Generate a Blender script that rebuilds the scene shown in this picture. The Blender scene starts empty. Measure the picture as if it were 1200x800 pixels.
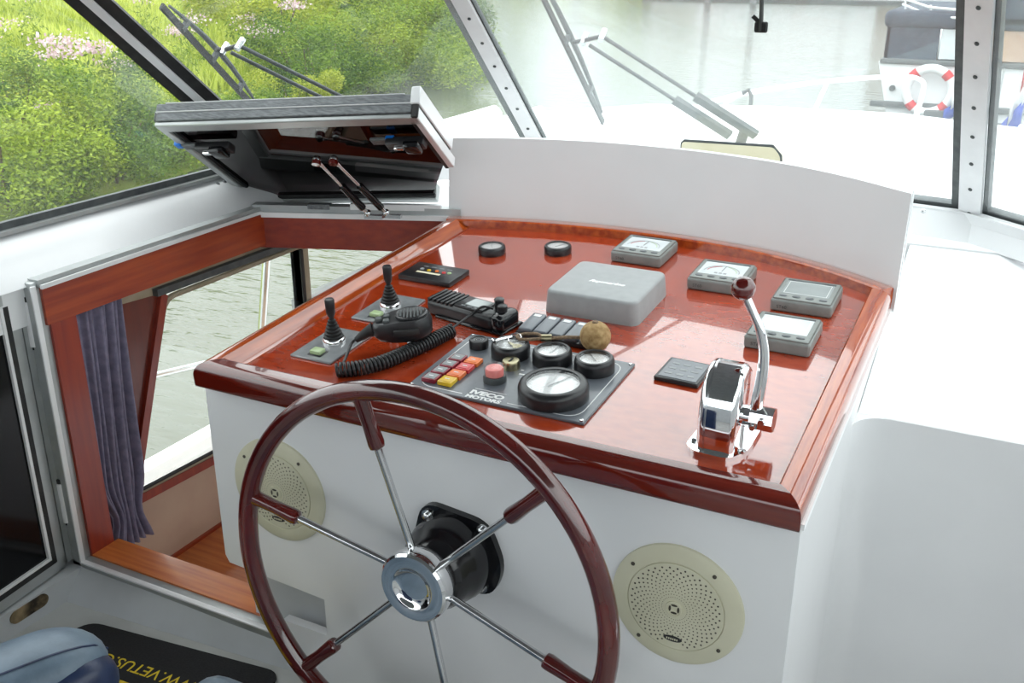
import bpy, bmesh, math, random
import numpy as np
from mathutils import Matrix, Vector
S = bpy.context.scene
COL = S.collection
PI = math.pi
random.seed(7)
FLOOR = 1.25            # camera height above the cockpit sole; everything is modelled about the camera height, then lifted

# ------------------------------------------------------------------ camera, sky, exposure
cam_d = bpy.data.cameras.new('camera'); cam = bpy.data.objects.new('camera', cam_d); COL.objects.link(cam)
cam_d.lens = 35.0; cam_d.sensor_width = 36.0; cam_d.clip_start = 0.02; cam_d.clip_end = 500
cam.rotation_euler = (PI/2 - 0.37183, 0, 0.47145)
S.camera = cam
W = bpy.data.worlds.new('sky'); S.world = W; W.use_nodes = True
wn = W.node_tree.nodes; wl = W.node_tree.links; wn.clear()
w_tc = wn.new('ShaderNodeTexCoord'); w_sep = wn.new('ShaderNodeSeparateXYZ'); w_mr = wn.new('ShaderNodeMapRange')
w_ramp = wn.new('ShaderNodeValToRGB'); w_bg = wn.new('ShaderNodeBackground'); w_out = wn.new('ShaderNodeOutputWorld')
w_nz = wn.new('ShaderNodeTexNoise'); w_nz.inputs['Scale'].default_value = 2.2; w_nz.inputs['Detail'].default_value = 4
w_mx = wn.new('ShaderNodeMixRGB'); w_mx.blend_type = 'MULTIPLY'; w_mx.inputs[0].default_value = .25
wl.new(w_tc.outputs['Generated'], w_sep.inputs[0]); wl.new(w_sep.outputs['Z'], w_ramp.inputs[0])
wl.new(w_tc.outputs['Generated'], w_nz.inputs['Vector'])
cr = w_ramp.color_ramp; cr.elements[0].position = 0.0; cr.elements[0].color = (.36, .39, .41, 1)
cr.elements[1].position = .9; cr.elements[1].color = (.97, .985, 1.0, 1)
wl.new(w_ramp.outputs[0], w_mx.inputs[1]); wl.new(w_nz.outputs['Fac'], w_mx.inputs[2])
wl.new(w_mx.outputs[0], w_bg.inputs['Color']); w_bg.inputs['Strength'].default_value = 5.0
wl.new(w_bg.outputs[0], w_out.inputs[0])
S.view_settings.view_transform = 'Standard'; S.view_settings.look = 'None'
S.view_settings.exposure = 0.08; S.view_settings.gamma = 1.0; S.view_settings.use_curve_mapping = False

# ------------------------------------------------------------------ materials
def mat(name, col, rough=.5, metal=0., coat=0., coat_r=.03, coat_ior=1.55, spec=.5, trans=0., emit=None, estr=1.):
    m = bpy.data.materials.new(name); m.use_nodes = True
    b = m.node_tree.nodes['Principled BSDF']
    b.inputs['Base Color'].default_value = (*col, 1); b.inputs['Roughness'].default_value = rough
    b.inputs['Metallic'].default_value = metal; b.inputs['Coat Weight'].default_value = coat
    b.inputs['Coat Roughness'].default_value = coat_r; b.inputs['Coat IOR'].default_value = coat_ior; b.inputs['Specular IOR Level'].default_value = spec
    b.inputs['Transmission Weight'].default_value = trans
    if emit: b.inputs['Emission Color'].default_value = (*emit, 1); b.inputs['Emission Strength'].default_value = estr
    return m
def noise_col(m, c1, c2, scale=5., stretch=(1, 1, 1), detail=4., bump=0., p0=.35, p1=.65, bscale=None, rot=(0, 0, 0), dist=.01, rnd=False):
    nt = m.node_tree; N = nt.nodes; L = nt.links; b = N['Principled BSDF']
    tc = N.new('ShaderNodeTexCoord'); mp = N.new('ShaderNodeMapping'); nz = N.new('ShaderNodeTexNoise'); rp = N.new('ShaderNodeValToRGB')
    mp.inputs['Scale'].default_value = stretch; mp.inputs['Rotation'].default_value = rot
    nz.inputs['Scale'].default_value = scale; nz.inputs['Detail'].default_value = detail
    L.new(tc.outputs['Object'], mp.inputs[0]); L.new(mp.outputs[0], nz.inputs['Vector'])
    e = rp.color_ramp.elements; e[0].position = p0; e[0].color = (*c1, 1); e[1].position = p1; e[1].color = (*c2, 1)
    src = nz.outputs['Fac']
    if rnd:
        g = N.new('ShaderNodeNewGeometry'); a = N.new('ShaderNodeMath'); a.operation = 'ADD'; mu = N.new('ShaderNodeMath'); mu.operation = 'MULTIPLY_ADD'
        mu.inputs[1].default_value = .35; mu.inputs[2].default_value = -.175
        L.new(g.outputs['Random Per Island'], mu.inputs[0]); L.new(mu.outputs[0], a.inputs[0]); L.new(nz.outputs['Fac'], a.inputs[1]); src = a.outputs[0]
    L.new(src, rp.inputs[0]); L.new(rp.outputs[0], b.inputs['Base Color'])
    if bump:
        bp = N.new('ShaderNodeBump'); bp.inputs['Strength'].default_value = bump; bp.inputs['Distance'].default_value = dist
        n2 = nz
        if bscale: n2 = N.new('ShaderNodeTexNoise'); n2.inputs['Scale'].default_value = bscale; n2.inputs['Detail'].default_value = 3; L.new(mp.outputs[0], n2.inputs['Vector'])
        L.new(n2.outputs['Fac'], bp.inputs['Height']); L.new(bp.outputs[0], b.inputs['Normal'])
    return m
def wood(name, c1, c2, axis=0, rough=.3, coat=1., coat_r=.03):
    st = [26, 26, 26]; st[axis] = 1.6
    return noise_col(mat(name, c1, rough, coat=coat, coat_r=coat_r), c1, c2, 3., tuple(st), 6., p0=.3, p1=.72)
M = {}
M['white'] = noise_col(mat('white_gelcoat', (.77, .775, .785), .32, coat=.3, coat_r=.12), (.755, .76, .77), (.78, .785, .795), 6.)
M['white_deck'] = noise_col(mat('white_deck_paint', (.86, .87, .88), .55), (.84, .85, .86), (.88, .89, .9), 30., bump=.1)
M['grey_paint'] = noise_col(mat('light_grey_paint', (.60, .62, .64), .42), (.57, .59, .61), (.63, .65, .67), 8.)
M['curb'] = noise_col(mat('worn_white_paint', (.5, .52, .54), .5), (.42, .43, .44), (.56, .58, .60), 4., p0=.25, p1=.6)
M['floor'] = noise_col(mat('grey_sole_paint', (.42, .43, .42), .6), (.36, .36, .34), (.46, .47, .46), 7.)
M['slot'] = noise_col(mat('rusty_slot', (.1, .06, .02), .8), (.02, .012, .006), (.30, .22, .12), 22.)
M['panelwood'] = noise_col(mat('varnished_mahogany', (.4, .06, .02), .12, coat=1., coat_r=.012, coat_ior=1.9), (.31, .030, .008), (.42, .054, .012), 9., (3.5, 7, 7), 3.5, p0=.3, p1=.75)
M['wood_front_shade'] = wood('shaded_front_rail', (.085, .005, .003), (.15, .012, .004), 0, .12, 1., .02)  # front rail only: its shade is put into this darker varnish
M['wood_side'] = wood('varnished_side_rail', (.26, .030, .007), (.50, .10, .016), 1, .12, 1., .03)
M['rimwood'] = noise_col(mat('dark_red_varnished_wood', (.13, .01, .008), .15, coat=1., coat_r=.03), (.045, .003, .003), (.11, .008, .006), 8., (1, 1, 5), 5.)
M['lining'] = wood('mahogany_lining', (.22, .016, .005), (.40, .060, .010), 1, .3, .35, .2)
M['lining_z'] = wood('shaded_mahogany_jamb', (.20, .012, .004), (.30, .028, .006), 2, .35, .35, .2)  # same interior wood, its shade painted in as deep red
M['lining_x'] = wood('shaded_mahogany_crossbar', (.19, .012, .004), (.28, .028, .006), 0, .35, .45, .15)  # shaded copy of the interior wood, darkness held in the colour
M['lit_wood'] = wood('lit_varnished_wood', (.44, .09, .016), (.64, .20, .04), 0, .3, .6, .12)  # lit copy of the interior wood, brightness put into the orange
M['pillar'] = wood('dark_mahogany', (.10, .010, .004), (.16, .018, .006), 2, .35, .3, .2)
M['beige'] = noise_col(mat('beige_vinyl', (.52, .36, .26), .7), (.50, .34, .25), (.54, .38, .28), 9.)
M['beige_trim'] = noise_col(mat('beige_trim', (.36, .30, .21), .6), (.30, .25, .17), (.40, .33, .24), 14.)
M['alu'] = noise_col(mat('brushed_aluminium', (.62, .64, .65), .38, metal=.55), (.40, .42, .42), (.46, .48, .48), 20., (1, 1, 1))
M['alu_white'] = noise_col(mat('pale_anodised_bar', (.78, .78, .79), .4, metal=.1), (.74, .74, .75), (.79, .79, .80), 20.)
M['alu_dark'] = noise_col(mat('weathered_aluminium', (.16, .17, .18), .5, metal=.3), (.10, .11, .115), (.20, .21, .22), 40., (1, 8, 8))
M['rubber'] = noise_col(mat('black_rubber', (.012, .012, .013), .6), (.008, .008, .009), (.02, .02, .02), 40.)
M['seal'] = noise_col(mat('dark_grey_seal', (.07, .08, .085), .55), (.055, .062, .066), (.09, .10, .10), 40.)
M['blackpl'] = noise_col(mat('black_plastic', (.016, .016, .018), .33), (.012, .012, .014), (.02, .02, .022), 60., bump=.05, dist=.001)
M['blackgl'] = noise_col(mat('gloss_black_paint', (.006, .006, .008), .12), (.005, .005, .006), (.008, .008, .01), 30.)
M['chrome'] = noise_col(mat('polished_chrome', (.86, .86, .87), .05, metal=1.), (.84, .84, .85), (.88, .88, .89), 20.)
M['steel'] = noise_col(mat('stainless_steel', (.66, .67, .68), .18, metal=1.), (.62, .63, .64), (.70, .71, .72), 40.)
M['greyplate'] = noise_col(mat('grey_plate', (.24, .25, .26), .22, coat=.5, coat_r=.05), (.22, .23, .24), (.26, .27, .28), 70.)
M['plate'] = noise_col(mat('dark_grey_engine_plate', (.12, .13, .15), .3, coat=.3, coat_r=.08), (.115, .128, .148), (.13, .143, .165), 80.)
M['st_body'] = noise_col(mat('grey_instrument_case', (.20, .215, .205), .45), (.21, .225, .215), (.24, .255, .245), 60., bump=.03, dist=.001)
M['cover'] = noise_col(mat('grey_sun_cover', (.24, .255, .265), .5), (.31, .32, .325), (.34, .35, .355), 50., bump=.04, dist=.001)
M['lcd'] = noise_col(mat('display_light', (.50, .55, .57), .12), (.60, .64, .66), (.66, .70, .72), 20.)
M['lcd_dark'] = noise_col(mat('display_grey', (.22, .25, .25), .12), (.30, .33, .33), (.34, .37, .37), 20.)
M['dialwhite'] = noise_col(mat('dial_face', (.66, .67, .67), .10, coat=1., coat_r=.02), (.76, .77, .77), (.82, .82, .82), 30.)
M['white_ink'] = noise_col(mat('white_print', (.80, .80, .80), .6), (.78, .78, .78), (.82, .82, .82), 30.)
M['grey_ink'] = noise_col(mat('grey_print', (.30, .31, .32), .6), (.28, .29, .30), (.32, .33, .34), 30.)
M['cream'] = noise_col(mat('cream_speaker_plastic', (.58, .56, .42), .45), (.56, .54, .40), (.60, .58, .44), 12.)
M['hole'] = noise_col(mat('speaker_mesh_dark', (.06, .055, .04), .8), (.04, .036, .028), (.08, .07, .055), 40.)
M['cream2'] = noise_col(mat('cream_box', (.66, .62, .42), .5), (.78, .72, .52), (.84, .79, .60), 12.)
M['lamp_dr'] = noise_col(mat('dark_red_lens', (.24, .02, .04), .2), (.20, .015, .03), (.28, .03, .05), 30.)
M['lamp_r'] = noise_col(mat('red_lens', (.62, .05, .06), .2), (.58, .04, .05), (.66, .07, .07), 30.)
M['lamp_o'] = noise_col(mat('orange_lens', (.80, .18, .04), .2), (.76, .16, .03), (.84, .21, .05), 30.)
M['lamp_y'] = noise_col(mat('yellow_lens', (.72, .46, .02), .2), (.68, .42, .02), (.76, .50, .03), 30.)
M['pink'] = noise_col(mat('pink_button', (.80, .22, .20), .25), (.76, .20, .18), (.84, .25, .23), 30.)
M['green'] = noise_col(mat('pale_green_rocker', (.38, .50, .26), .4), (.34, .46, .22), (.46, .58, .34), 30.)
M['gold'] = noise_col(mat('aged_brass', (.42, .38, .24), .3, metal=1.), (.36, .32, .2), (.5, .46, .3), 40.)
M['cork'] = noise_col(mat('cork', (.40, .26, .11), .85), (.26, .15, .055), (.50, .34, .16), 90., detail=8., bump=.4, dist=.003)
M['cord'] = noise_col(mat('brown_cord', (.20, .13, .08), .8), (.13, .085, .05), (.28, .19, .12), 200., bump=.3, dist=.001)
M['curtain'] = noise_col(mat('purple_curtain', (.2, .18, .26), .9), (.17, .155, .225), (.24, .215, .31), 60., bump=.1, dist=.002)
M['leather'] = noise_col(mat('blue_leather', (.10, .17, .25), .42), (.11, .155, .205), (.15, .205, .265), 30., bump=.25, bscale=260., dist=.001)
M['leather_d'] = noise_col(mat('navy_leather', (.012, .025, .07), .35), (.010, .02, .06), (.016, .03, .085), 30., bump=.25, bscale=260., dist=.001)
M['mat'] = noise_col(mat('black_mat', (.008, .008, .009), .9), (.006, .006, .007), (.012, .012, .013), 300., bump=.3, dist=.002)
M['yellow'] = noise_col(mat('yellow_print', (.62, .46, .01), .8), (.55, .40, .01), (.70, .52, .02), 100.)
M['blue'] = noise_col(mat('blue_tab', (.0, .16, .62), .4), (.0, .14, .55), (.0, .18, .68), 30.)
M['knobred'] = noise_col(mat('dark_red_knob', (.12, .008, .006), .12, coat=1.), (.10, .006, .005), (.15, .012, .008), 30.)
M['navy'] = noise_col(mat('navy_canvas', (.035, .05, .075), .8), (.028, .04, .062), (.05, .07, .10), 6., bump=.2)
M['boatwhite'] = noise_col(mat('boat_white', (.84, .85, .86), .3), (.82, .83, .84), (.86, .87, .88), 3.)
M['fender'] = noise_col(mat('grey_rubbing_strake', (.10, .11, .11), .6), (.08, .09, .09), (.12, .13, .13), 10.)
M['flag_r'] = noise_col(mat('flag_red', (.62, .03, .04), .8), (.56, .025, .03), (.68, .04, .05), 8.)
M['flag_b'] = noise_col(mat('flag_blue', (.03, .07, .42), .8), (.02, .06, .36), (.04, .08, .48), 8.)
M['flag_w'] = noise_col(mat('flag_white', (.8, .8, .8), .8), (.78, .78, .78), (.82, .82, .82), 8.)
M['brick'] = noise_col(mat('brown_render', (.30, .22, .16), .8), (.25, .18, .13), (.36, .27, .2), 2.)
M['concrete'] = noise_col(mat('pale_concrete', (.50, .51, .50), .8), (.45, .46, .45), (.56, .57, .56), 3.)
M['post'] = noise_col(mat('weathered_pile', (.18, .18, .19), .8), (.14, .14, .15), (.22, .22, .23), 5.)
M['canvas'] = noise_col(mat('grey_canvas', (.20, .21, .23), .9), (.18, .19, .21), (.22, .23, .25), 12.)

def window_glass(name, tint, washout, gloss_r=.0, fres=1.5):
    m = bpy.data.materials.new(name); m.use_nodes = True; nt = m.node_tree; N = nt.nodes; L = nt.links; N.clear()
    o = N.new('ShaderNodeOutputMaterial'); t = N.new('ShaderNodeBsdfTransparent'); t.inputs[0].default_value = (*tint, 1)
    g = N.new('ShaderNodeBsdfGlossy'); g.inputs['Roughness'].default_value = gloss_r
    # Schlick reflectance of each face of the pane, the same seen from either side
    r0 = ((fres-1)/(fres+1))**2
    ge = N.new('ShaderNodeNewGeometry'); dt = N.new('ShaderNodeVectorMath'); dt.operation = 'DOT_PRODUCT'
    L.new(ge.outputs['Incoming'], dt.inputs[0]); L.new(ge.outputs['Normal'], dt.inputs[1])
    ab = N.new('ShaderNodeMath'); ab.operation = 'ABSOLUTE'; L.new(dt.outputs['Value'], ab.inputs[0])
    om = N.new('ShaderNodeMath'); om.operation = 'SUBTRACT'; om.inputs[0].default_value = 1.; L.new(ab.outputs[0], om.inputs[1])
    pw = N.new('ShaderNodeMath'); pw.operation = 'POWER'; pw.inputs[1].default_value = 5.; L.new(om.outputs[0], pw.inputs[0])
    f = N.new('ShaderNodeMath'); f.operation = 'MULTIPLY_ADD'; f.inputs[1].default_value = 1-r0; f.inputs[2].default_value = r0; L.new(pw.outputs[0], f.inputs[0])
    d = N.new('ShaderNodeBsdfDiffuse'); d.inputs[0].default_value = (.9, .93, .95, 1)  # white diffuse veil imitates reflections that wash out the view
    nz = N.new('ShaderNodeTexNoise'); nz.inputs['Scale'].default_value = 3.; nz.inputs['Detail'].default_value = 3
    tc = N.new('ShaderNodeTexCoord'); L.new(tc.outputs['Object'], nz.inputs['Vector'])
    mu = N.new('ShaderNodeMath'); mu.operation = 'MULTIPLY'; mu.inputs[1].default_value = washout*2
    L.new(nz.outputs['Fac'], mu.inputs[0])
    a = N.new('ShaderNodeMixShader'); b = N.new('ShaderNodeMixShader')
    L.new(f.outputs[0], a.inputs[0]); L.new(t.outputs[0], a.inputs[1]); L.new(g.outputs[0], a.inputs[2])
    L.new(mu.outputs[0], b.inputs[0]); L.new(a.outputs[0], b.inputs[1]); L.new(d.outputs[0], b.inputs[2]); L.new(b.outputs[0], o.inputs[0])
    return m
M['glass'] = window_glass('clear_window_glass', (.97, .99, .98), .05)
M['glass_washout'] = window_glass('washout_window_glass', (.95, .98, .97), .12)  # stronger painted veil for the washed-out centre and right panes
M['glass_cabin'] = window_glass('cabin_window_glass', (.96, .98, .96), .03)
M['acrylic'] = window_glass('tinted_acrylic', (.16, .09, .11), .0, fres=1.75)
M['acrylic_dark'] = noise_col(mat('dark_acrylic', (.004, .004, .005), .12, spec=.2), (.003, .003, .004), (.006, .006, .007), 5.)
def clear_lens(name):
    return window_glass(name, (.98, .98, .98), .0, fres=1.45)
M['lens'] = clear_lens('gauge_lens')

def water_mat():
    m = mat('canal_water', (.20, .23, .17), .06, spec=.6); nt = m.node_tree; N = nt.nodes; L = nt.links; b = N['Principled BSDF']
    tc = N.new('ShaderNodeTexCoord'); mp = N.new('ShaderNodeMapping'); mp.inputs['Scale'].default_value = (1.1, 3.2, 1); mp.inputs['Rotation'].default_value = (0, 0, .5)
    n1 = N.new('ShaderNodeTexNoise'); n1.inputs['Scale'].default_value = 2.6; n1.inputs['Detail'].default_value = 4
    bp = N.new('ShaderNodeBump'); bp.inputs['Strength'].default_value = .38; bp.inputs['Distance'].default_value = .06
    L.new(tc.outputs['Object'], mp.inputs[0]); L.new(mp.outputs[0], n1.inputs['Vector']); L.new(n1.outputs['Fac'], bp.inputs['Height']); L.new(bp.outputs[0], b.inputs['Normal'])
    rp = N.new('ShaderNodeValToRGB'); e = rp.color_ramp.elements; e[0].color = (.075, .085, .058, 1); e[1].color = (.10, .11, .08, 1)
    n2 = N.new('ShaderNodeTexNoise'); n2.inputs['Scale'].default_value = .4; L.new(tc.outputs['Object'], n2.inputs['Vector']); L.new(n2.outputs['Fac'], rp.inputs[0]); L.new(rp.outputs[0], b.inputs['Base Color'])
    return m
M['water'] = water_mat()
def leafmat(name, c1, c2, sc=1.2):
    m = noise_col(mat(name, c1, .6, spec=.25), c1, c2, sc, detail=3., p0=.3, p1=.7, rnd=True)
    nt = m.node_tree; N = nt.nodes; L = nt.links; b = N['Principled BSDF']; o = [n for n in N if n.type == 'OUTPUT_MATERIAL'][0]
    tr = N.new('ShaderNodeBsdfTranslucent'); mx = N.new('ShaderNodeMixShader'); mx.inputs[0].default_value = .35
    rp = [n for n in N if n.type == 'VALTORGB'][0]
    L.new(rp.outputs[0], tr.inputs[0]); L.new(b.outputs[0], mx.inputs[1]); L.new(tr.outputs[0], mx.inputs[2]); L.new(mx.outputs[0], o.inputs[0])
    return m
M['leaf_a'] = leafmat('bright_green_leaves', (.10, .18, .010), (.38, .48, .045))
M['leaf_b'] = leafmat('dark_green_leaves', (.04, .10, .008), (.24, .36, .035))
M['leaf_c'] = leafmat('yellow_green_leaves', (.20, .27, .016), (.50, .54, .065))
M['grass'] = leafmat('meadow_grass', (.28, .36, .02), (.62, .67, .13), .5)
M['ground'] = noise_col(mat('meadow_ground', (.3, .4, .08), .9), (.10, .14, .018), (.28, .34, .05), .7, detail=8., bump=.4)
M['mud'] = noise_col(mat('bank_mud', (.16, .13, .09), .8), (.05, .04, .025), (.10, .09, .06), 3., detail=6.)
M['petal'] = leafmat('pink_petals', (.62, .40, .46), (.85, .72, .76), 8.)
M['petal_y'] = leafmat('yellow_petals', (.40, .28, .01), (.48, .36, .02), 8.)
M['stem'] = M['leaf_b']
M['bark'] = noise_col(mat('brown_stem', (.12, .09, .05), .9), (.09, .07, .04), (.17, .13, .08), 20.)

# ------------------------------------------------------------------ mesh builder
I4 = Matrix.Identity(4)
class MB:
    def __init__(s): s.v = []; s.f = []
    def add(s, vs, fs, m=I4):
        n = len(s.v); s.v += [tuple(m @ Vector(p)) for p in vs]; s.f += [tuple(i+n for i in f) for f in fs]; return s
    def box(s, a, b, m=I4):
        x0, y0, z0 = a; x1, y1, z1 = b
        return s.add([(x0, y0, z0), (x1, y0, z0), (x1, y1, z0), (x0, y1, z0), (x0, y0, z1), (x1, y0, z1), (x1, y1, z1), (x0, y1, z1)],
                     [(0, 3, 2, 1), (4, 5, 6, 7), (0, 1, 5, 4), (1, 2, 6, 5), (2, 3, 7, 6), (3, 0, 4, 7)], m)
    def rbox(s, a, b, r=.003, seg=2, m=I4):
        bm = bmesh.new(); bmesh.ops.create_cube(bm, size=1)
        for v in bm.verts: v.co = Vector([(a[i]+b[i])/2 + v.co[i]*(b[i]-a[i]) for i in range(3)])
        bmesh.ops.bevel(bm, geom=list(bm.edges), offset=r, segments=seg, profile=.5, affect='EDGES')
        s.bm(bm, m); return s
    def bm(s, bm, m=I4):
        bm.verts.index_update(); s.add([v.co[:] for v in bm.verts], [[v.index for v in f.verts] for f in bm.faces], m); bm.free(); return s
    def prism(s, poly, z0, z1, m=I4):   # poly in xy
        n = len(poly); vs = [(x, y, z0) for x, y in poly] + [(x, y, z1) for x, y in poly]
        ar = sum(poly[i][0]*poly[(i+1) % n][1]-poly[(i+1) % n][0]*poly[i][1] for i in range(n))
        fs = [tuple(range(n-1, -1, -1)), tuple(range(n, 2*n))] + [(i, (i+1) % n, n+(i+1) % n, n+i) for i in range(n)]
        if (ar < 0) != (z1 < z0): fs = [f[::-1] for f in fs]
        return s.add(vs, fs, m)
    def lathe(s, prof, n=32, m=I4):     # prof [(r, z)] about z
        vs = []; fs = []
        for r, z in prof:
            for k in range(n):
                a = 2*PI*k/n; vs.append((r*math.cos(a), r*math.sin(a), z))
        for i in range(len(prof)-1):
            for k in range(n):
                k2 = (k+1) % n; fs.append((i*n+k, i*n+k2, (i+1)*n+k2, (i+1)*n+k))
        if prof[0][0] > 1e-6: fs.append(tuple(range(n-1, -1, -1)))
        if prof[-1][0] > 1e-6: fs.append(tuple((len(prof)-1)*n+k for k in range(n)))
        return s.add(vs, fs, m)
    def cyl(s, p, q, r0, r1=None, n=16):
        r1 = r0 if r1 is None else r1
        p = Vector(p); q = Vector(q); d = q-p
        mt = Matrix.Translation(p) @ d.to_track_quat('Z', 'Y').to_matrix().to_4x4()
        return s.lathe([(r0, 0), (r1, d.length)], n, mt)
    def tube(s, pts, r, n=10, closed=False, flat=1.):
        pts = [Vector(p) for p in pts]; N = len(pts); R = r if isinstance(r, (list, tuple)) else [r]*N
        vs = []; fs = []; up = None
        for i, p in enumerate(pts):
            if closed: t = pts[(i+1) % N]-pts[i-1]
            else: t = pts[min(i+1, N-1)]-pts[max(i-1, 0)]
            t.normalize()
            if up is None:
                up = Vector((0, 0, 1)) if abs(t.z) < .9 else Vector((1, 0, 0))
            a = (up - t*up.dot(t))
            if a.length < 1e-6: a = t.orthogonal()
            a.normalize(); up = a; b = t.cross(a)
            for k in range(n):
                an = 2*PI*k/n; vs.append(tuple(p + (a*math.cos(an)*flat + b*math.sin(an))*R[i]))
        for i in range(N if closed else N-1):
            j = (i+1) % N
            for k in range(n):
                k2 = (k+1) % n; fs.append((i*n+k, i*n+k2, j*n+k2, j*n+k))
        if not closed: fs += [tuple(range(n-1, -1, -1)), tuple((N-1)*n+k for k in range(n))]
        return s.add(vs, fs)
    def beam(s, p, q, w, t, nrm, ext=0.):   # bar from p to q, width w across, thickness t along nrm
        p = Vector(p); q = Vector(q); d = (q-p).normalized(); nr = Vector(nrm); nr = (nr-d*nr.dot(d)).normalized(); a = d.cross(nr)
        p = p-d*ext; q = q+d*ext
        vs = [tuple(c+a*i*w/2+nr*j*t/2) for c in (p, q) for i, j in ((-1, -1), (1, -1), (1, 1), (-1, 1))]
        return s.add(vs, [(0, 3, 2, 1), (4, 5, 6, 7), (0, 1, 5, 4), (1, 2, 6, 5), (2, 3, 7, 6), (3, 0, 4, 7)])
    def quadslab(s, c, t):   # four corners (one face), thickness t along its normal
        c = [Vector(x) for x in c]; n = (c[1]-c[0]).cross(c[2]-c[0]).normalized()*t
        vs = [tuple(x) for x in c]+[tuple(x+n) for x in c]; k = len(c)
        return s.add(vs, [tuple(range(k-1, -1, -1)), tuple(range(k, 2*k))]+[(i, (i+1) % k, k+(i+1) % k, k+i) for i in range(k)])
    def sphere(s, c, r, n=20, m=I4, sz=1.):
        k = n//2; prof = [(max(0., r*math.sin(PI*i/k)), -r*sz*math.cos(PI*i/k)) for i in range(k+1)]
        prof[0] = (1e-7, prof[0][1]); prof[-1] = (1e-7, prof[-1][1])
        return s.lathe(prof, n, m @ Matrix.Translation(c))
TM = {}
def obj(name, mb, material, parent=None, world=True, label=None, smooth=True, sharp=.7):
    me = bpy.data.meshes.new(name)
    vs = mb.v
    if parent is not None and world:
        inv = TM[parent.name].inverted(); vs = [tuple(inv @ Vector(p)) for p in vs]
    me.from_pydata(vs, [], mb.f)
    bm = bmesh.new(); bm.from_mesh(me); bmesh.ops.recalc_face_normals(bm, faces=list(bm.faces)); bm.to_mesh(me); bm.free()
    me.materials.append(M[material] if isinstance(material, str) else material)
    if smooth:
        me.polygons.foreach_set('use_smooth', [True]*len(me.polygons)); me.set_sharp_from_angle(angle=sharp)
    o = bpy.data.objects.new(name, me); COL.objects.link(o)
    if parent is not None:
        o.parent = parent; TM[o.name] = TM[parent.name]
    else: TM[o.name] = I4
    if label: o['label'] = label
    return o
def thing(name, label, cat, mtx=I4, group=None):
    o = bpy.data.objects.new(name, None); COL.objects.link(o); o.empty_display_size = .05
    o.matrix_world = mtx; TM[o.name] = mtx.copy(); o['label'] = label; o['category'] = cat
    if group: o['group'] = group
    return o
def tag(o, label, cat, group=None, kind=None):
    o['label'] = label; o['category'] = cat
    if group: o['group'] = group
    if kind: o['kind'] = kind
    return o
def struct(name, mb, material, label=None, parent=None, cat='structure', **k):
    o = obj(name, mb, material, parent, **k)
    if parent is None: o['kind'] = 'structure'; o['category'] = cat
    if label: o['label'] = label
    return o
def sthing(name, label, cat, mtx=I4):
    o = thing(name, label, cat, mtx); o['kind'] = 'structure'; return o
def T(x, y, z): return Matrix.Translation((x, y, z))
def RX(a): return Matrix.Rotation(a, 4, 'X')
def RY(a): return Matrix.Rotation(a, 4, 'Y')
def RZ(a): return Matrix.Rotation(a, 4, 'Z')
def text(name, s, size, m, material, parent, depth=.0004, italic=0., bold=0., world=False, sx=1.):
    cu = bpy.data.curves.new(name, 'FONT'); cu.body = s; cu.size = size; cu.extrude = depth; cu.shear = italic; cu.offset = bold
    cu.align_x = 'CENTER'; cu.align_y = 'CENTER'; cu.resolution_u = 3
    to = bpy.data.objects.new(name, cu); COL.objects.link(to)
    dg = bpy.context.evaluated_depsgraph_get(); me = bpy.data.meshes.new_from_object(to.evaluated_get(dg))
    bpy.data.objects.remove(to)
    mm = m @ Matrix.Diagonal((sx, 1, 1, 1))
    if parent is not None and world: mm = TM[parent.name].inverted() @ mm
    me.transform(mm); me.materials.clear(); me.materials.append(M[material]); me.name = name
    o = bpy.data.objects.new(name, me); COL.objects.link(o); o.parent = parent
    if parent is not None: TM[o.name] = TM[parent.name]
    return o
def copy_tree(o, mtx=None, parent=None):
    c = o.copy(); COL.objects.link(c); c.parent = parent
    if mtx is not None: c.matrix_world = mtx; TM[c.name] = mtx.copy()
    for ch in list(o.children): copy_tree(ch, None, c)
    return c

# ------------------------------------------------------------------ console frame: u to the right, v forward, h up from the rail tops
SL = 0.0744878
PM = T(-1.17135, 1.14445, -.64134) @ RX(SL)
HS = -.020                       # height of the varnished panel below the rail tops
def onp(u, v, rz=0., h=HS): return PM @ T(u, v, h) @ RZ(rz)
def Pw(u, v, h): return PM @ Vector((u, v, h))
def varc(u): return .888 - .36*(u-.45)**2 - .12*max(0., u-.7)**2*4
YF = 1.160; XL = -1.186; XR = -.172; ZF = -1.25

# ------------------------------------------------------------------ setting: sole, bulkhead, side walls
b = MB(); b.box((-1.62, -1.6, ZF-.05), (.53, YF+.05, ZF)); b.box((XR, YF+.05, ZF-.17), (.53, 1.64, ZF-.15)); struct('floor', b, 'floor', 'grey painted cockpit sole beside the companionway')
# left cockpit side below the door, with the drain slot
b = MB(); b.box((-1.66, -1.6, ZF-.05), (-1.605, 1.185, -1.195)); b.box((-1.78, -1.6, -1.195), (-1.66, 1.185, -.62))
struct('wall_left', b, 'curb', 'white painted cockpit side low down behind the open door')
b = MB()
poly = [(.0, -.015), (.014, -.018)] ; pts = []
for k in range(24):
    a = 2*PI*k/24; cx = .028 if math.cos(a) > 0 else -.028
    pts.append((cx+.016*math.cos(a), .014*math.sin(a)))
b.prism(pts, -.0015, .0015, T(-1.604, 1.035, -1.213) @ RY(PI/2) @ RZ(PI/2))
o = obj('drain_slot', b, 'slot'); tag(o, 'rust stained oval drain slot in the cockpit side below the open door', 'drain')
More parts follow.
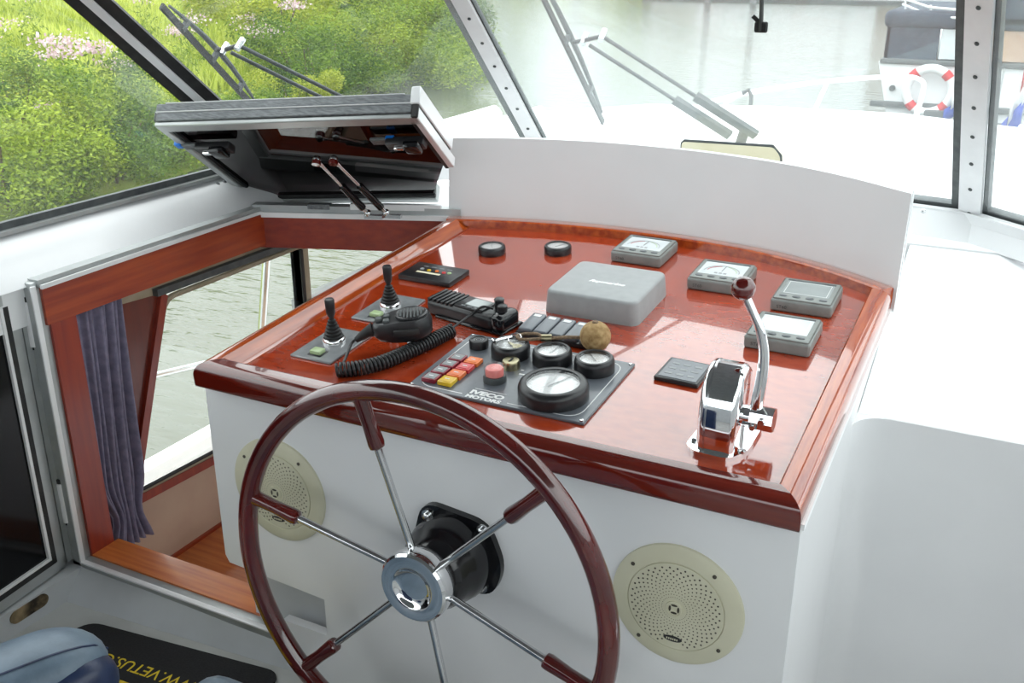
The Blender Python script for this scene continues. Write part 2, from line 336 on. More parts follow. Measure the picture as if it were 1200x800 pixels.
# companionway bulkhead: low curb plus plate behind the console notch
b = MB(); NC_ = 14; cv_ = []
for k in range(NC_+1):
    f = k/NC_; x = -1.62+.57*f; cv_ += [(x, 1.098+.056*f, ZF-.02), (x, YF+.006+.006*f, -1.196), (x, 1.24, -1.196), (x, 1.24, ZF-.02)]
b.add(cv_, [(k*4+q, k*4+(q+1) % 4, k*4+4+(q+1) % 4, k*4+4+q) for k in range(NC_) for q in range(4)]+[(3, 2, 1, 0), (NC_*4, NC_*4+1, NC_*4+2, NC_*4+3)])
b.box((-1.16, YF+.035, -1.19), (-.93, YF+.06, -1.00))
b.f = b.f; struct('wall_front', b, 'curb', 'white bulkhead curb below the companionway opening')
b = MB(); b.prism([(-1.205, -1.19), (-1.13, -1.19), (-1.12, -1.06), (-1.19, -1.03)], YF+.036, YF+.05, Matrix(((1, 0, 0, 0), (0, 0, 1, 0), (0, 1, 0, 0), (0, 0, 0, 1))))
# aluminium profile round the companionway
XZ = Matrix(((1, 0, 0, 0), (0, 0, 1, 0), (0, 1, 0, 0), (0, 0, 0, 1)))   # (x, z, y) -> world
FX = -1.605; FY = YF+.02
b = MB()
b.rbox((FX-.028, FY-.012, -1.205), (FX, FY+.03, -.575), .004); b.rbox((FX-.028, FY-.012, -1.205), (-1.10, FY+.03, -1.182), .004)
struct('trim_1', b, 'alu', 'aluminium frame round the companionway opening beside the helm console')
b = MB(); b.rbox((FX-.036, FY-.006, -1.21), (FX-.026, FY+.02, -.573), .003); b.rbox((FX-.0, FY-.016, -1.188), (FX+.005, FY-.004, -.58), .002); b.rbox((FX, FY-.016, -1.186), (-1.10, FY-.004, -1.181), .002)
struct('trim_2', b, 'alu_white', 'pale inner lip of the companionway frame')
# aluminium hatch rim on top (left edge and hinge edge)
b = MB(); b.beam((FX-.008, FY, -.578), (-1.620, 1.83, -.575), .03, .014, (0, 0, 1)); b.beam((-1.62, 1.826, -.573), (-1.168, 2.004, -.573), .03, .02, (0, 0, 1), .01)
struct('trim_3', b, 'alu', 'aluminium rim of the hatch opening left of the console')
b = MB(); b.beam((-1.592, FY, -.583), (-1.604, 1.82, -.581), .006, .008, (0, 0, 1)); b.beam((-1.61, 1.806, -.585), (-1.17, 1.984, -.585), .006, .012, (0, 0, 1)); struct('trim_4', b, 'alu_white', 'pale lip under the hatch rim')
# wooden lining
b = MB(); b.box((-1.625, FY+.005, -.662), (-1.598, 1.83, -.585)); struct('trim_5', b, 'lining', 'varnished mahogany side board under the hatch rim')
b = MB(); b.box((-1.625, FY+.012, -1.19), (-1.598, 1.250, -.6622)); struct('trim_6', b, 'lining_z', 'red mahogany jamb on the left of the companionway')
b = MB(); b.box((-1.598, FY+.012, -1.215), (-1.06, 1.262, -1.178)); struct('trim_7', b, 'lit_wood', 'orange varnished wooden sill of the companionway')
b = MB(); b.beam((-1.615, 1.825, -.625), (-1.16, 2.006, -.628), .085, .03, (.37, -.93, 0)); struct('trim_8', b, 'lining_x', 'red mahogany crossboard under the hatch hinge')
# coaming between hatch rim and side window
b = MB()
pf = [(-1.616, -.583), (-1.640, -.556), (-1.70, -.516), (-1.737, -.502), (-1.80, -.502), (-1.80, -.66), (-1.626, -.66), (-1.626, -.583)]
b.prism(pf, .95, 1.96, XZ); b.prism([(-1.66, -.62), (-1.66, -.556), (-1.70, -.516), (-1.737, -.502), (-1.80, -.502), (-1.80, -.62)], -1.6, .95, XZ)
struct('wall_coaming', b, 'white', 'white painted coaming under the side window')
for i, y in enumerate((1.785, 1.808, 1.834)):
    o = obj('coaming_screw', MB().lathe([(.0045, 0), (.0045, .002), (.002, .0035)], 12, T(-1.702, y, -.516) @ RY(.55)), 'alu_dark')
    tag(o, ('lowest and leftmost', 'middle', 'rightmost')[i]+' of three small screw heads in the white coaming by the hatch', 'screw', 'screws in the white coaming')
b = MB(); b.prism([(-1.61, 1.84), (-1.16, 2.02), (-1.14, 2.45), (-1.72, 2.0), (-1.74, 1.84)], -.60, -.585); struct('wall_deckhead', b, 'white', 'white ledge behind the hatch hinge')

# ------------------------------------------------------------------ cabin side with windows
XC = -1.66
def side(poly, x0, x1, mb): mb.prism(poly, x0, x1, Matrix(((0, 0, 1, 0), (1, 0, 0, 0), (0, 1, 0, 0), (0, 0, 0, 1))))
# wall built round a raked window (four solid pieces)
b = MB(); side([(1.19, -1.50), (2.75, -1.50), (2.75, -1.215), (1.375, -1.155), (1.19, -1.155)], XC-.02, XC, b); struct('wall_cabin', b, 'beige', 'pinkish beige vinyl cabin side under the window')
b = MB(); side([(1.19, -1.16), (1.365, -1.16), (1.52, -.70), (1.52, -.60), (1.19, -.60)], XC-.02, XC+.002, b)
b.box((XC-.02, 1.36, -.60), (XC, 1.53, -.62)); struct('wall_pillar', b, 'pillar', 'dark mahogany window pillar behind the curtain')
b = MB(); side([(1.40, -.698), (1.40, -.60), (2.75, -.60), (2.75, -.725), (2.0, -.712), (1.56, -.71)], XC-.02, XC+.004, b); struct('trim_9', b, 'beige_trim', 'beige strip above the cabin window')
b = MB(); side([(1.50, -.706), (1.50, -.690), (2.70, -.700), (2.70, -.716)], XC, XC+.02, b); struct('trim_10', b, 'seal', 'dark curtain rail along the cabin window top')
b = MB(); side([(1.36, -1.165), (1.60, -1.178), (2.75, -1.235), (2.75, -1.215), (1.60, -1.156), (1.375, -1.144)], XC-.01, XC+.012, b); side([(1.36, -1.165), (1.385, -1.12), (1.535, -.715), (1.52, -.70), (1.37, -1.10), (1.352, -1.15)], XC-.01, XC+.012, b)
struct('trim_11', b, 'lining_z', 'thin mahogany moulding round the cabin window')
def rounded_loop(c, r, n=6):   # c polygon (a, b), rounds its corners
    out = []; k = len(c)
    for i in range(k):
        p = Vector(c[i]); a = (Vector(c[i-1])-p); d = (Vector(c[(i+1) % k])-p)
        ra = min(r, a.length*.45, d.length*.45); a = p+a.normalized()*ra; d = p+d.normalized()*ra
        for j in range(n+1):
            t = j/n; q = a*(1-t)**2 + p*2*t*(1-t) + d*t*t; out.append((q.x, q.y))
    return out
win = rounded_loop([(1.372, -1.142), (1.532, -.722), (2.03, -.722), (2.03, -1.172)], .03)
w1 = sthing('window_1', 'raked side window of the cabin seen through the companionway', 'window', T(XC, 1.6, -1.1))
b = MB(); b.tube([(XC+.004, y, z) for y, z in win], .007, 8, True); obj('window_frame', b, 'beige_trim', w1)
b = MB(); b.tube([(XC+.008, y, z) for y, z in [(1.383, -1.128), (1.386, -1.134), (1.392, -1.136), (1.99, -1.163)]], .005, 6); obj('window_seal', b, 'rubber', w1)
b = MB(); side(win, XC-.012, XC-.008, b); obj('pane', b, 'glass_cabin', w1)
w2 = sthing('window_2', 'small forward cabin window beyond the black post', 'window', T(XC, 2.3, -.9))
b = MB(); side(rounded_loop([(2.035, -.87), (2.035, -.725), (2.70, -.73), (2.70, -.90)], .02), XC-.012, XC-.008, b); obj('pane', b, 'glass_cabin', w2)
b = MB(); b.box((XC-.03, 2.0, -.905), (XC+.012, 2.72, -.872)); obj('window_sill', b, 'grey_paint', w2)
b = MB(); b.box((XC-.02, 2.0, -.73), (XC+.01, 2.012, -.90)); b.box((XC-.02, 2.0, -1.17), (XC+.014, 2.012, -.73)); obj('black_post', b, 'rubber', w2)
b = MB(); b.box((XC-.02, 2.012, -.73), (XC+.012, 2.035, -.90)); obj('beige_post', b, 'beige_trim', w2)
b = MB(); side([(1.99, -1.24), (1.99, -.90), (2.75, -.90), (2.75, -1.24)], XC-.02, XC, b); struct('wall_cabin_forward', b, 'beige', 'beige cabin side under the small forward window')
b = MB(); b.box((XC, 1.19, -1.52), (-1.10, 2.75, -1.50)); struct('floor_cabin', b, 'lit_wood', 'varnished cabin sole deep below the companionway')
b = MB(); b.box((-1.66, 2.75, -1.5), (-.3, 2.77, -.6)); struct('wall_cabin_end', b, 'beige', 'forward end wall of the cabin')
# shelf below
t = thing('cabin_locker', 'varnished wooden locker top below the cabin window', 'locker', T(-1.4, 1.6, -1.45))
b = MB(); b.rbox((-1.66, 1.27, -1.378), (-1.415, 2.3, -1.358), .004); obj('locker_top', b, 'lit_wood', t)
b = MB(); b.box((-1.44, 1.27, -1.50), (-1.43, 2.3, -1.378)); obj('locker_front', b, 'lining_x', t)
b = MB(); b.box((-1.66, 1.27, -1.358), (-1.652, 2.3, -1.350)); obj('locker_upstand', b, 'lining', t)
b = MB(); b.rbox((-1.424, 1.27, -1.382), (-1.412, 2.3, -1.352), .003); obj('edge_moulding', b, 'beige_trim', t)
# curtain
b = MB(); n = 110; rows = 26; vs = []; fs = []
for j in range(rows):
    tt = j/(rows-1)
    for i in range(n):
        s = i/(n-1)
        spread = 1-.45*math.exp(-((tt-.86)/.10)**2)*1.0
        y = 1.245+(s-.0)*.15*(1.0-.12*tt)+.0 if tt < .8 else 1.245+s*.15*(.9)
        y += -.01*tt + .008*math.sin(3*tt+s*4)
        y = 1.32+(y-1.32)*spread
        x = XC+.030+.013*math.sin(s*52+1.2*math.sin(tt*2.2))*(.4+.6*tt)+.006*math.sin(s*23+2+tt*3)
        vs.append((x, y, -.672-tt*.56))
for j in range(rows-1):
    for i in range(n-1): fs.append((j*n+i, j*n+i+1, (j+1)*n+i+1, (j+1)*n+i))
b.add(vs, fs)
o = obj('curtain', b, 'curtain', sharp=3.); md = o.modifiers.new('thickness', 'SOLIDIFY'); md.thickness = .0015
tag(o, 'gathered purple grey curtain hanging behind the red jamb', 'curtain')

# ------------------------------------------------------------------ open door leaf on the left
t = thing('companionway_door', 'open aluminium framed door with black tinted panel at the left edge', 'door', T(-1.64, 1.13, -1.2))
D0 = Vector((-1.640, 1.150, -1.19)); dd = Vector((.10, -1, 0)).normalized()     # leaf swung aft
def dp(a, z): return D0+dd*a+Vector((0, 0, z))
nn = (1, .1, 0)
b = MB(); b.beam(dp(.012, 0), dp(.012, .605), .024, .022, nn); b.beam(dp(0, .012), dp(.62, .012), .024, .022, nn); b.beam(dp(.608, 0), dp(.608, .605), .024, .022, nn); b.beam(dp(0, .595), dp(.62, .595), .024, .022, nn)
obj('door_frame', b, 'alu', t)
b = MB(); b.beam(dp(.028, .024), dp(.028, .58), .012, .024, nn); b.beam(dp(.024, .029), dp(.6, .029), .012, .024, nn); obj('door_seal', b, 'rubber', t)
b = MB(); b.beam(dp(.037, .034), dp(.037, .58), .007, .024, nn); b.beam(dp(.034, .038), dp(.6, .038), .007, .024, nn); obj('glazing_bead', b, 'alu_white', t)
b = MB(); b.beam(dp(.315, .04), dp(.315, .585), .56, .012, nn); obj('door_panel', b, 'acrylic_dark', t)
b = MB(); b.beam(dp(-.012, .005), dp(-.012, .60), .020, .014, (0, -1, 0)); obj('hinge_strip', b, 'alu', t)
for z in (.53, .14):
    h = obj('hinge', MB().cyl(dp(-.022, z-.045)+Vector((.012, 0, 0)), dp(-.022, z+.045)+Vector((.012, 0, 0)), .0085), 'alu_white', t)
    obj('hinge_pin', MB().cyl(dp(-.022, z-.052)+Vector((.012, 0, 0)), dp(-.022, z-.046)+Vector((.012, 0, 0)), .005).cyl(dp(-.022, z+.046)+Vector((.012, 0, 0)), dp(-.022, z+.056)+Vector((.012, 0, 0)), .0075), 'rubber', h)

# ------------------------------------------------------------------ helm console
con = thing('helm_console', 'white steering console with red varnished sloping dashboard', 'console', T(-.68, 1.5, ZF))
YZ = XZ
fr = [(XL, -.700), (XR, -.700), (XR, ZF), (-1.063, ZF), (-1.063, -1.139), (-.963, -1.139), (-.963, -1.062), (-1.178, -1.050), (XL, -1.035)]
b = MB(); b.prism(fr, YF, YF+.018, XZ); obj('front_panel', b, 'white', con, smooth=False)
# right side with an inside fillet towards the neighbouring cabinet
b = MB(); side([(YF+.018, ZF-.15), (YF+.018, -.702), (1.97, -.640), (1.97, ZF-.15)], XR-.018, XR, b); obj('side_panel', b, 'white', con, smooth=False)
b = MB(); side([(YF+.018, -1.03), (YF+.018, -.702), (1.99, -.640), (1.99, -1.03)], XL, XL+.018, b); obj('side_panel', b, 'white', con, smooth=False)
# white lip just below the wooden rail
b = MB()
for (u0, v0, u1, v1) in ((-.012, .010, 1.003, .010),): b.beam(Pw(-.008, .014, -.050), Pw(1.000, .014, -.050), .010, .010, (0, -1, 0))
b.beam(Pw(.998, .010, -.050), Pw(.998, .78, -.050), .010, .012, (1, 0, 0)); b.beam(Pw(-.010, .012, -.050), Pw(-.010, .83, -.050), .010, .008, (1, 0, 0))
obj('white_lip', b, 'white_deck', con)
# varnished dashboard panel with curved back edge
us = [i/24 for i in range(25)]
b = MB(); b.prism([(.02, .02)]+[(.98, .02)]+[(max(.02, min(.98, u)), varc(u)+.012) for u in us[::-1]], HS-.02, HS, PM); obj('dash_panel', b, 'panelwood', con, smooth=False)
# rails: profile swept along front, sides and curved back
def rail(path, prof, i0=0, i1=None):  # path [(u, v)], prof [(offset outward, h)]
    n = len(prof); vs = []; fs = []
    for i, p in enumerate(path):
        p = Vector(p); a = Vector(path[max(i-1, 0)]); c = Vector(path[min(i+1, len(path)-1)])
        if 0 < i < len(path)-1:
            d1 = (p-a).normalized(); d2 = (c-p).normalized(); n1 = Vector((d1.y, -d1.x)); n2 = Vector((d2.y, -d2.x)); nn_ = (n1+n2); nn_ = nn_/nn_.dot(n1)
        else:
            d = (c-a).normalized(); nn_ = Vector((d.y, -d.x))
        for o_, h in prof: q = p+nn_*o_; vs.append(tuple(PM @ Vector((q.x, q.y, h))))
    i1 = len(path)-1 if i1 is None else i1
    vs = vs[i0*n:(i1+1)*n]
    for i in range(i1-i0):
        for k in range(n): fs.append((i*n+k, i*n+(k+1) % n, (i+1)*n+(k+1) % n, (i+1)*n+k))
    fs += [tuple(range(n)), tuple((i1-i0)*n+k for k in range(n-1, -1, -1))]
    return MB().add(vs, fs)
def bull(w, b0, r, hb=-.044):   # outward profile: inner edge at 0, outer at w
    pr = [(0, b0), (0, -.003), (.003, 0), (w-r, 0)]
    for k in range(1, 7): a = k/6*PI/2; pr.append((w-r+r*math.sin(a), -r+r*math.cos(a)))
    for k in range(0, 4): a = k/3*PI/2; pr.append((w-.006+.006*math.cos(a), hb+.006-.006*math.sin(a)))
    pr.append((0, hb)); return pr
prS = bull(.038, HS-.002, .022, -.046)
rp = [(.026, varc(.026)), (.026, .026), (.964, .026), (.964, varc(.964)-.012)]
obj('edge_rail', rail(rp, prS, 1, 2), 'wood_front_shade', con)
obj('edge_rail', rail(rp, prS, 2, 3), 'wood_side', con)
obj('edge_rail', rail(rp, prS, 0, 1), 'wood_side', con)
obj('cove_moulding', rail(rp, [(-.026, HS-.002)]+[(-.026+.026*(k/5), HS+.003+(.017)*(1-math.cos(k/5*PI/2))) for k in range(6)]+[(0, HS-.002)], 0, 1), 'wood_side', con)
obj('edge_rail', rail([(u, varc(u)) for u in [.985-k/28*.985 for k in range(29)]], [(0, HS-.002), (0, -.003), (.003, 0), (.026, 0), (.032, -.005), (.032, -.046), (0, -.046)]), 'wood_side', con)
# curved fascia board standing behind the dashboard
vs = []; fs = []; NU = 29
for i in range(NU):
    u = -.014+i/(NU-1)*1.022; v = varc(min(max(u, 0), 1))+.034
    p = PM @ Vector((u, v, 0)); zt = -.392-.016*((u-.35)/.65)**2 if u > .35 else -.392-.007*((.35-u)/.35)**2
    for y_, z_ in ((p.y, p.z-.06), (p.y+.012, zt), (p.y+.030, zt), (p.y+.018, p.z-.06)): vs.append((p.x, y_, z_))
for i in range(NU-1):
    for k in range(4): fs.append((i*4+k, i*4+(k+1) % 4, i*4+4+(k+1) % 4, i*4+4+k))
fs += [(0, 1, 2, 3), tuple((NU-1)*4+k for k in (3, 2, 1, 0))]
obj('fascia_board', MB().add(vs, fs), 'white', con)
bm = obj('fascia_end_trim', MB().beam((XR+.006, 1.955, -.62), (XR+.006, 1.972, -.412), .022, .006, (1, 0, 0)), 'alu_white', con)

# ------------------------------------------------------------------ neighbouring white cabinet and windscreen ledge
cab = thing('side_cabinet', 'low white moulded cabinet right of the console under the windscreen', 'cabinet', T(.15, 1.8, ZF))
fil = [(XR, 1.555)]+[(XR+.055-.055*math.cos(k/8*PI/2), 1.565+.055*math.sin(k/8*PI/2)) for k in range(9)]+[(.54, 1.62), (.54, 1.66), (XR, 1.66)]
b = MB(); b.prism(fil, ZF-.15, -.7235); obj('cabinet_front', b, 'white', cab)
b = MB(); side([(1.6205, -.7265), (1.622, -.7225), (2.148, -.562), (2.148, -.64), (1.6205, -.76)], XR+.001, .54, b); obj('cabinet_top', b, 'white_deck', cab)
b = MB(); b.prism([(XR+.001, 2.15), (.545, 2.15), (.545, 2.16), (.50, 2.16), (-.06, 2.33), (-1.16, 2.52), (-1.16, 2.105), (XR-.1, 2.105)], -.62, -.558)
struct('wall_windscreen_ledge', b, 'white_deck', 'white ledge under the windscreen')

# windscreen ------------------------------------------------------
A0 = Vector((-1.708, 1.99, -.5)); A0t = Vector((-1.618, .975, .28))
A1 = Vector((-1.143, 2.440, -.5)); A1t = Vector((-1.185, 1.690, .28))
A2 = Vector((-.065, 2.263, -.5)); A2t = Vector((-.114, 1.600, .28))
A3 = Vector((.50, 1.76, -.5)); A3t = Vector((.42, .975, .28))
NL = Vector((-.418, .530, .738)); NC = Vector((.122, .752, .647)); NR = (A3-A2).cross(A2t-A2); NR = (NR if NR.z > 0 else -NR).normalized()
NS = Vector((-.99, 0, -.12))
for i, (p, q, r_, s_, N_, mt, lb) in enumerate(((A0, A1, A1t, A0t, NL, 'glass', 'left raked windscreen pane above the hatch'), (A1, A2, A2t, A1t, NC, 'glass_washout', 'wide centre windscreen pane ahead of the console'), (A2, A3, A3t, A2t, NR, 'glass_washout', 'right windscreen pane beside the white drilled post'))):
    w = sthing('window_%d' % (i+3), lb, 'window', T(*p))
    obj('pane', MB().quadslab([p, q, r_, s_], .004), mt, w, smooth=False)
    b = MB(); b.beam(p+Vector((0, 0, .004)), q+Vector((0, 0, .004)), .018, .014, N_); obj('bottom_seal', b, 'seal', w)
    b = MB(); b.beam(s_, r_, .05, .03, N_); obj('top_frame', b, 'alu', w)
b = MB()
for p, q in ((A1, A2), (A2, A3)):
    b.quadslab([p+Vector((0, -.02, 0)), q+Vector((0, -.02, 0)), q+Vector((0, -.06, -.06)), p+Vector((0, -.06, -.06))], .012)
    b.beam(p+Vector((0, .01, -.014)), q+Vector((0, .01, -.014)), .02, .07, (0, 1, 0))
b.beam(A0+Vector((0, .0, -.03)), A1+Vector((0, 0, -.03)), .06, .05, (0, 1, 0))
struct('trim_12', b, 'white', 'white sill under the windscreen panes')
for x, z in ((-.187, -.508), (-.160, -.508)):
    o = obj('sill_screw', MB().lathe([(.005, 0), (.005, .002), (.002, .004)], 12, T(x, 2.212+(-.187-x)*.16, -.503) @ RX(1.0)), 'steel'); tag(o, ('left' if x < -.17 else 'right')+' of two small screw heads in the white sill beside the fascia board', 'screw', 'screws in the windscreen sill')
# posts
def post(name, p, q, N_, label, wd, sd, mt, nsc, offs):
    s_ = thing(name, label, 'post', T(*p)); s_['kind'] = 'structure'
    N_ = Vector(N_).normalized(); d = (q-p).normalized(); a = d.cross(N_).normalized()
    obj('post_bar', MB().beam(p-N_*.018, q-N_*.018, wd, .008, N_, .012), mt, s_)
    for k, sg in enumerate(sd): obj('glazing_seal', MB().beam(p+a*sg-N_*.006, q+a*sg-N_*.006, abs(sd[sg]), .016, N_), 'rubber' if nsc == 0 else 'seal', s_)
    for k in range(nsc):
        c = p+d*(offs+k*.079)-N_*.022
        obj('screw', MB().lathe([(.0042, 0), (.0042, .0015), (.002, .003)], 10, T(*c) @ (-N_).to_track_quat('Z', 'Y').to_matrix().to_4x4()), 'seal', s_)
    return s_
post('windscreen_post', A0, A0t, (NL+Vector((-1, 0, .1))*.6), 'black edged corner post with aluminium strip at upper left', .016, {-.020: .024, .020: .024}, 'alu_white', 0, 0)
post('windscreen_post', A1, A1t, (NL+NC), 'aluminium post with screws between left and centre windscreen panes', .040, {.032: .018, -.021: .006}, 'alu_white', 8, .05)
post('windscreen_post', A2, A2t, (NC+NR), 'white drilled aluminium post at the right of the centre pane', .047, {.034: .018, -.029: .010}, 'alu_white', 9, .012)
# side windows
for nm, x0, x1, lb in (('window_6', -1.73, -1.675, 'left side window above the coaming'), ('window_7', .53, .475, 'right side window of the wheelhouse')):
    w = sthing(nm, lb, 'window', T(x0, 0, -.5)); yb = 1.96 if x0 < 0 else 1.70
    obj('pane', MB().quadslab([(x0, yb, -.495), (x0, -1.0, -.495), (x1*1.0+(.057 if x0 < 0 else -.055), -1.0, .28), (x1*1.0+(.057 if x0 < 0 else -.055), .975, .28)], .004), 'glass', w, smooth=False)
    b = MB(); b.beam((x0, yb, -.492), (x0, -1.0, -.492), .016, .012, (1, 0, 0)); obj('bottom_seal', b, 'seal', w)
    b = MB(); b.beam((x0+(.010 if x0 < 0 else -.01), yb, -.502), (x0+(.01 if x0 < 0 else -.01), -1.0, -.502), .008, .022, (1, 0, 0)); obj('sill_strip', b, 'alu', w)
b = MB(); b.box((.53, -1.6, ZF-.05), (.60, 1.72, -.5)); struct('wall_right', b, 'white', 'white right side of the cockpit')
b = MB(); b.box((-1.80, -1.6, .28), (.60, 1.0, .31)); b.prism([(-1.62, 1.0), (.42, 1.0), (-.10, 1.62), (-1.19, 1.71)], .28, .31); struct('ceiling', b, 'canvas', 'grey hardtop over the helm')
b = MB(); b.box((-1.80, -1.62, ZF-.05), (.60, -1.56, -.40)); struct('wall_light_block', b, 'grey_paint', 'unseen grey wall added behind the helm to cut rear light')  # added out of view; height and grey set to limit light from aft
for x in (-1.72, .50):
    b = MB(); b.box((x, -1.0, -.5), (x+.05, -.94, .28)); struct('trim_13' if x < 0 else 'trim_14', b, 'alu_white', 'rear roof post')

# ------------------------------------------------------------------ raised hatch lid
LH = Vector((-1.709, 1.919, -.595)); Lu = Vector((.973, .220, .068)).normalized(); Lv = Vector((.145, -.813, .563)); Lv = (Lv-Lu*Lv.dot(Lu)).normalized(); Ln = Lu.cross(Lv)
LM = Matrix((( Lu.x, Lv.x, -Ln.x, LH.x), (Lu.y, Lv.y, -Ln.y, LH.y), (Lu.z, Lv.z, -Ln.z, LH.z), (0, 0, 0, 1)))   # local: u, v, up through the lid
lid = thing('hatch_lid', 'raised hatch lid with aluminium frame and tinted panel above the companionway', 'hatch', T(*LH))
LW, LL, LT = .591, .449, .052
def lb_(a, c, r=.002): return MB().rbox(a, c, r, 1, LM)
fr_ = obj('frame_bar', lb_((0, LL-.030, 0), (LW, LL, .010)), 'alu', lid)
obj('frame_bar', lb_((0, 0, 0), (.49, .022, LT-.010)), 'alu', lid); obj('frame_bar', lb_((0, .02, 0), (.018, LL-.02, LT-.008)), 'alu', lid)
obj('frame_bar', lb_((LW-.012, .205, .0), (LW+.002, LL, .024), .0015), 'white', lid)
obj('frame_bar', lb_((LW-.016, .235, .028), (LW+.004, LL+.006, .066), .002), 'white', lid)
obj('frame_bar', lb_((-.012, .0, .018), (.0, LL-.01, LT-.012), .002), 'seal', lid)
obj('frame_edge', lb_((.004, LL-.008, .010), (LW-.012, LL+.004, .030)), 'alu_dark', lid)
obj('frame_edge', lb_((.0, LL-.008, .032), (LW-.012, LL+.004, .050)), 'alu_dark', lid)
obj('bright_line', lb_((.0, LL-.006, .0295), (LW-.010, LL+.0055, .0325)), 'alu_white', lid)
obj('bright_line', lb_((.02, LL-.02, .050), (LW-.03, LL+.004, .053)), 'alu_white', lid)
obj('corner_block', lb_((LW-.012, LL-.006, .0), (LW+.002, LL+.004, .054)), 'rubber', lid)
b = MB().rbox((.018, .024, .004), (.026, LL-.03, .012), .001, 1, LM); b.rbox((.018, .022, .004), (.49, .032, .012), .001, 1, LM); b.rbox((LW-.020, .20, .000), (LW-.012, LL-.02, .012), .001, 1, LM); b.rbox((LW-.014, .24, .022), (LW+.001, LL, .030), .001, 1, LM); obj('rubber_seal', b, 'rubber', lid)
plan = [(.024, .030), (.485, .030), (LW-.018, .215), (LW-.018, LL-.02), (.024, LL-.02)]
obj('tinted_pane', MB().prism(plan, .012, .020, LM), 'acrylic', lid, smooth=False)
obj('shade_cloth', MB().prism([(a*.99+.002, c) for a, c in plan], .038, .043, LM), 'rubber', lid, smooth=False)
for u, fl in ((.045, 1), (LW-.10, -1)):
    k = obj('latch', MB().rbox((u, LL-.115, -.016), (u+.085, LL-.085, .004), .004, 2, LM), 'blackpl', lid, label='black latch bracket')
    obj('latch_lever', MB().rbox((u+.045, LL-.108, -.030), (u+.080, LL-.070, -.014), .005, 2, LM), 'blackgl', k)
    obj('latch_bolt', MB().rbox((u+.02, LL-.10, -.024), (u+.04, LL-.09, -.014), .002, 2, LM), 'chrome', k)
    obj('blue_tab', MB().rbox((u-.052 if fl > 0 else u+.0, LL-.105, -.004), (u-.036 if fl > 0 else u+.02, LL-.085, .006), .002, 1, LM), 'blue', k)
    obj('latch_plate', MB().rbox((u-.036, LL-.112, -.004), (u+.05, LL-.088, .004), .002, 1, LM), 'alu_dark', k)
b = MB()
b.beam(Vector((-1.50, 1.868, -.565)), Vector((-1.45, 1.888, -.565)), .022, .012, (0, 0, 1)); obj('hinge', b, 'alu_dark', lid)
b = MB(); b.beam(Vector((-1.40, 1.90, -.562)), Vector((-1.20, 1.985, -.562)), .016, .014, (0, 0, 1)); obj('hinge_strip', b, 'alu_white', lid)
# gas struts
for i, (uu, bx) in enumerate(((.306, (-1.325, 1.862, -.562)), (.346, (-1.290, 1.885, -.562)))):
    top = LM @ Vector((uu, .293, -.014)); bot = Vector(bx)
    g = thing('gas_strut', ('left' if i == 0 else 'right')+' of the two short black gas struts propping the hatch lid', 'strut', T(*bot), 'gas struts under the hatch lid')
    d = (top-bot)
    obj('cylinder', MB().cyl(bot+d*.10, bot+d*.52, .0085), 'blackgl', g); obj('piston_rod', MB().cyl(bot+d*.50, bot+d*.92, .0038), 'steel', g)
    obj('end_fitting', MB().sphere(tuple(top), .010, 14).cyl(top-d*.10, top, .005), 'steel', g); obj('end_cap', MB().lathe([(.010, 0), (.011, .006), (.009, .012)], 14, LM @ T(uu, .293, -.026)), 'knobred', g)
    obj('base_fitting', MB().sphere(tuple(bot), .009, 14).cyl(bot, bot+d*.12, .005).beam(bot+Vector((-.008, 0, -.008)), bot+Vector((.034, .012, -.008)), .016, .008, (0, 0, 1)), 'steel', g)

# ------------------------------------------------------------------ steering wheel
WC = Vector((-.694, 1.038, -.875)); wn_ = Vector((0, -1, .0274)).normalized()
wa = Vector((1, 0, 0)); wb = wa.cross(wn_)*-1
if wb.z < 0: wb = -wb
WM = Matrix(((wa.x, wb.x, wn_.x, WC.x), (wa.y, wb.y, wn_.y, WC.y), (wa.z, wb.z, wn_.z, WC.z), (0, 0, 0, 1)))
wh = thing('steering_wheel', 'six spoke steering wheel with dark red wooden rim and chrome hub', 'steering wheel', WM)
R = .311
b = MB(); b.tube([(R*math.cos(2*PI*k/96), R*math.sin(2*PI*k/96), 0) for k in range(96)], .0155, 16, True); obj('rim', b, 'rimwood', wh, world=False, sharp=3.)
dish = -.027
for k in range(6):
    a = 1.842+k*PI/3; c, s = math.cos(a), math.sin(a)
    def sp(r): return (r*c, r*s, dish*(1-(r/R))**1.0 if True else 0)
    obj('spoke', MB().cyl(sp(.030), sp(.235), .0058), 'steel', wh, world=False)
    b = MB(); b.tube([sp(.305), sp(.29), sp(.262), sp(.228), sp(.222), sp(.219)], [.0125, .0115, .0108, .0125, .0115, .007], 14); obj('spoke_grip', b, 'rimwood', wh, world=False)
hub = obj('hub', MB().lathe([(.048, -.040), (.052, -.036), (.057, -.020), (.058, -.010), (.057, -.004)], 48), 'chrome', wh, world=False)
obj('hub_cap', MB().lathe([(.057, -.006), (.0565, .000), (.053, .0035), (.036, .0045), (.033, .003), (.031, .0), (.022, -.004), (.010, -.0055), (1e-6, -.006)], 48), 'chrome', hub, world=False)
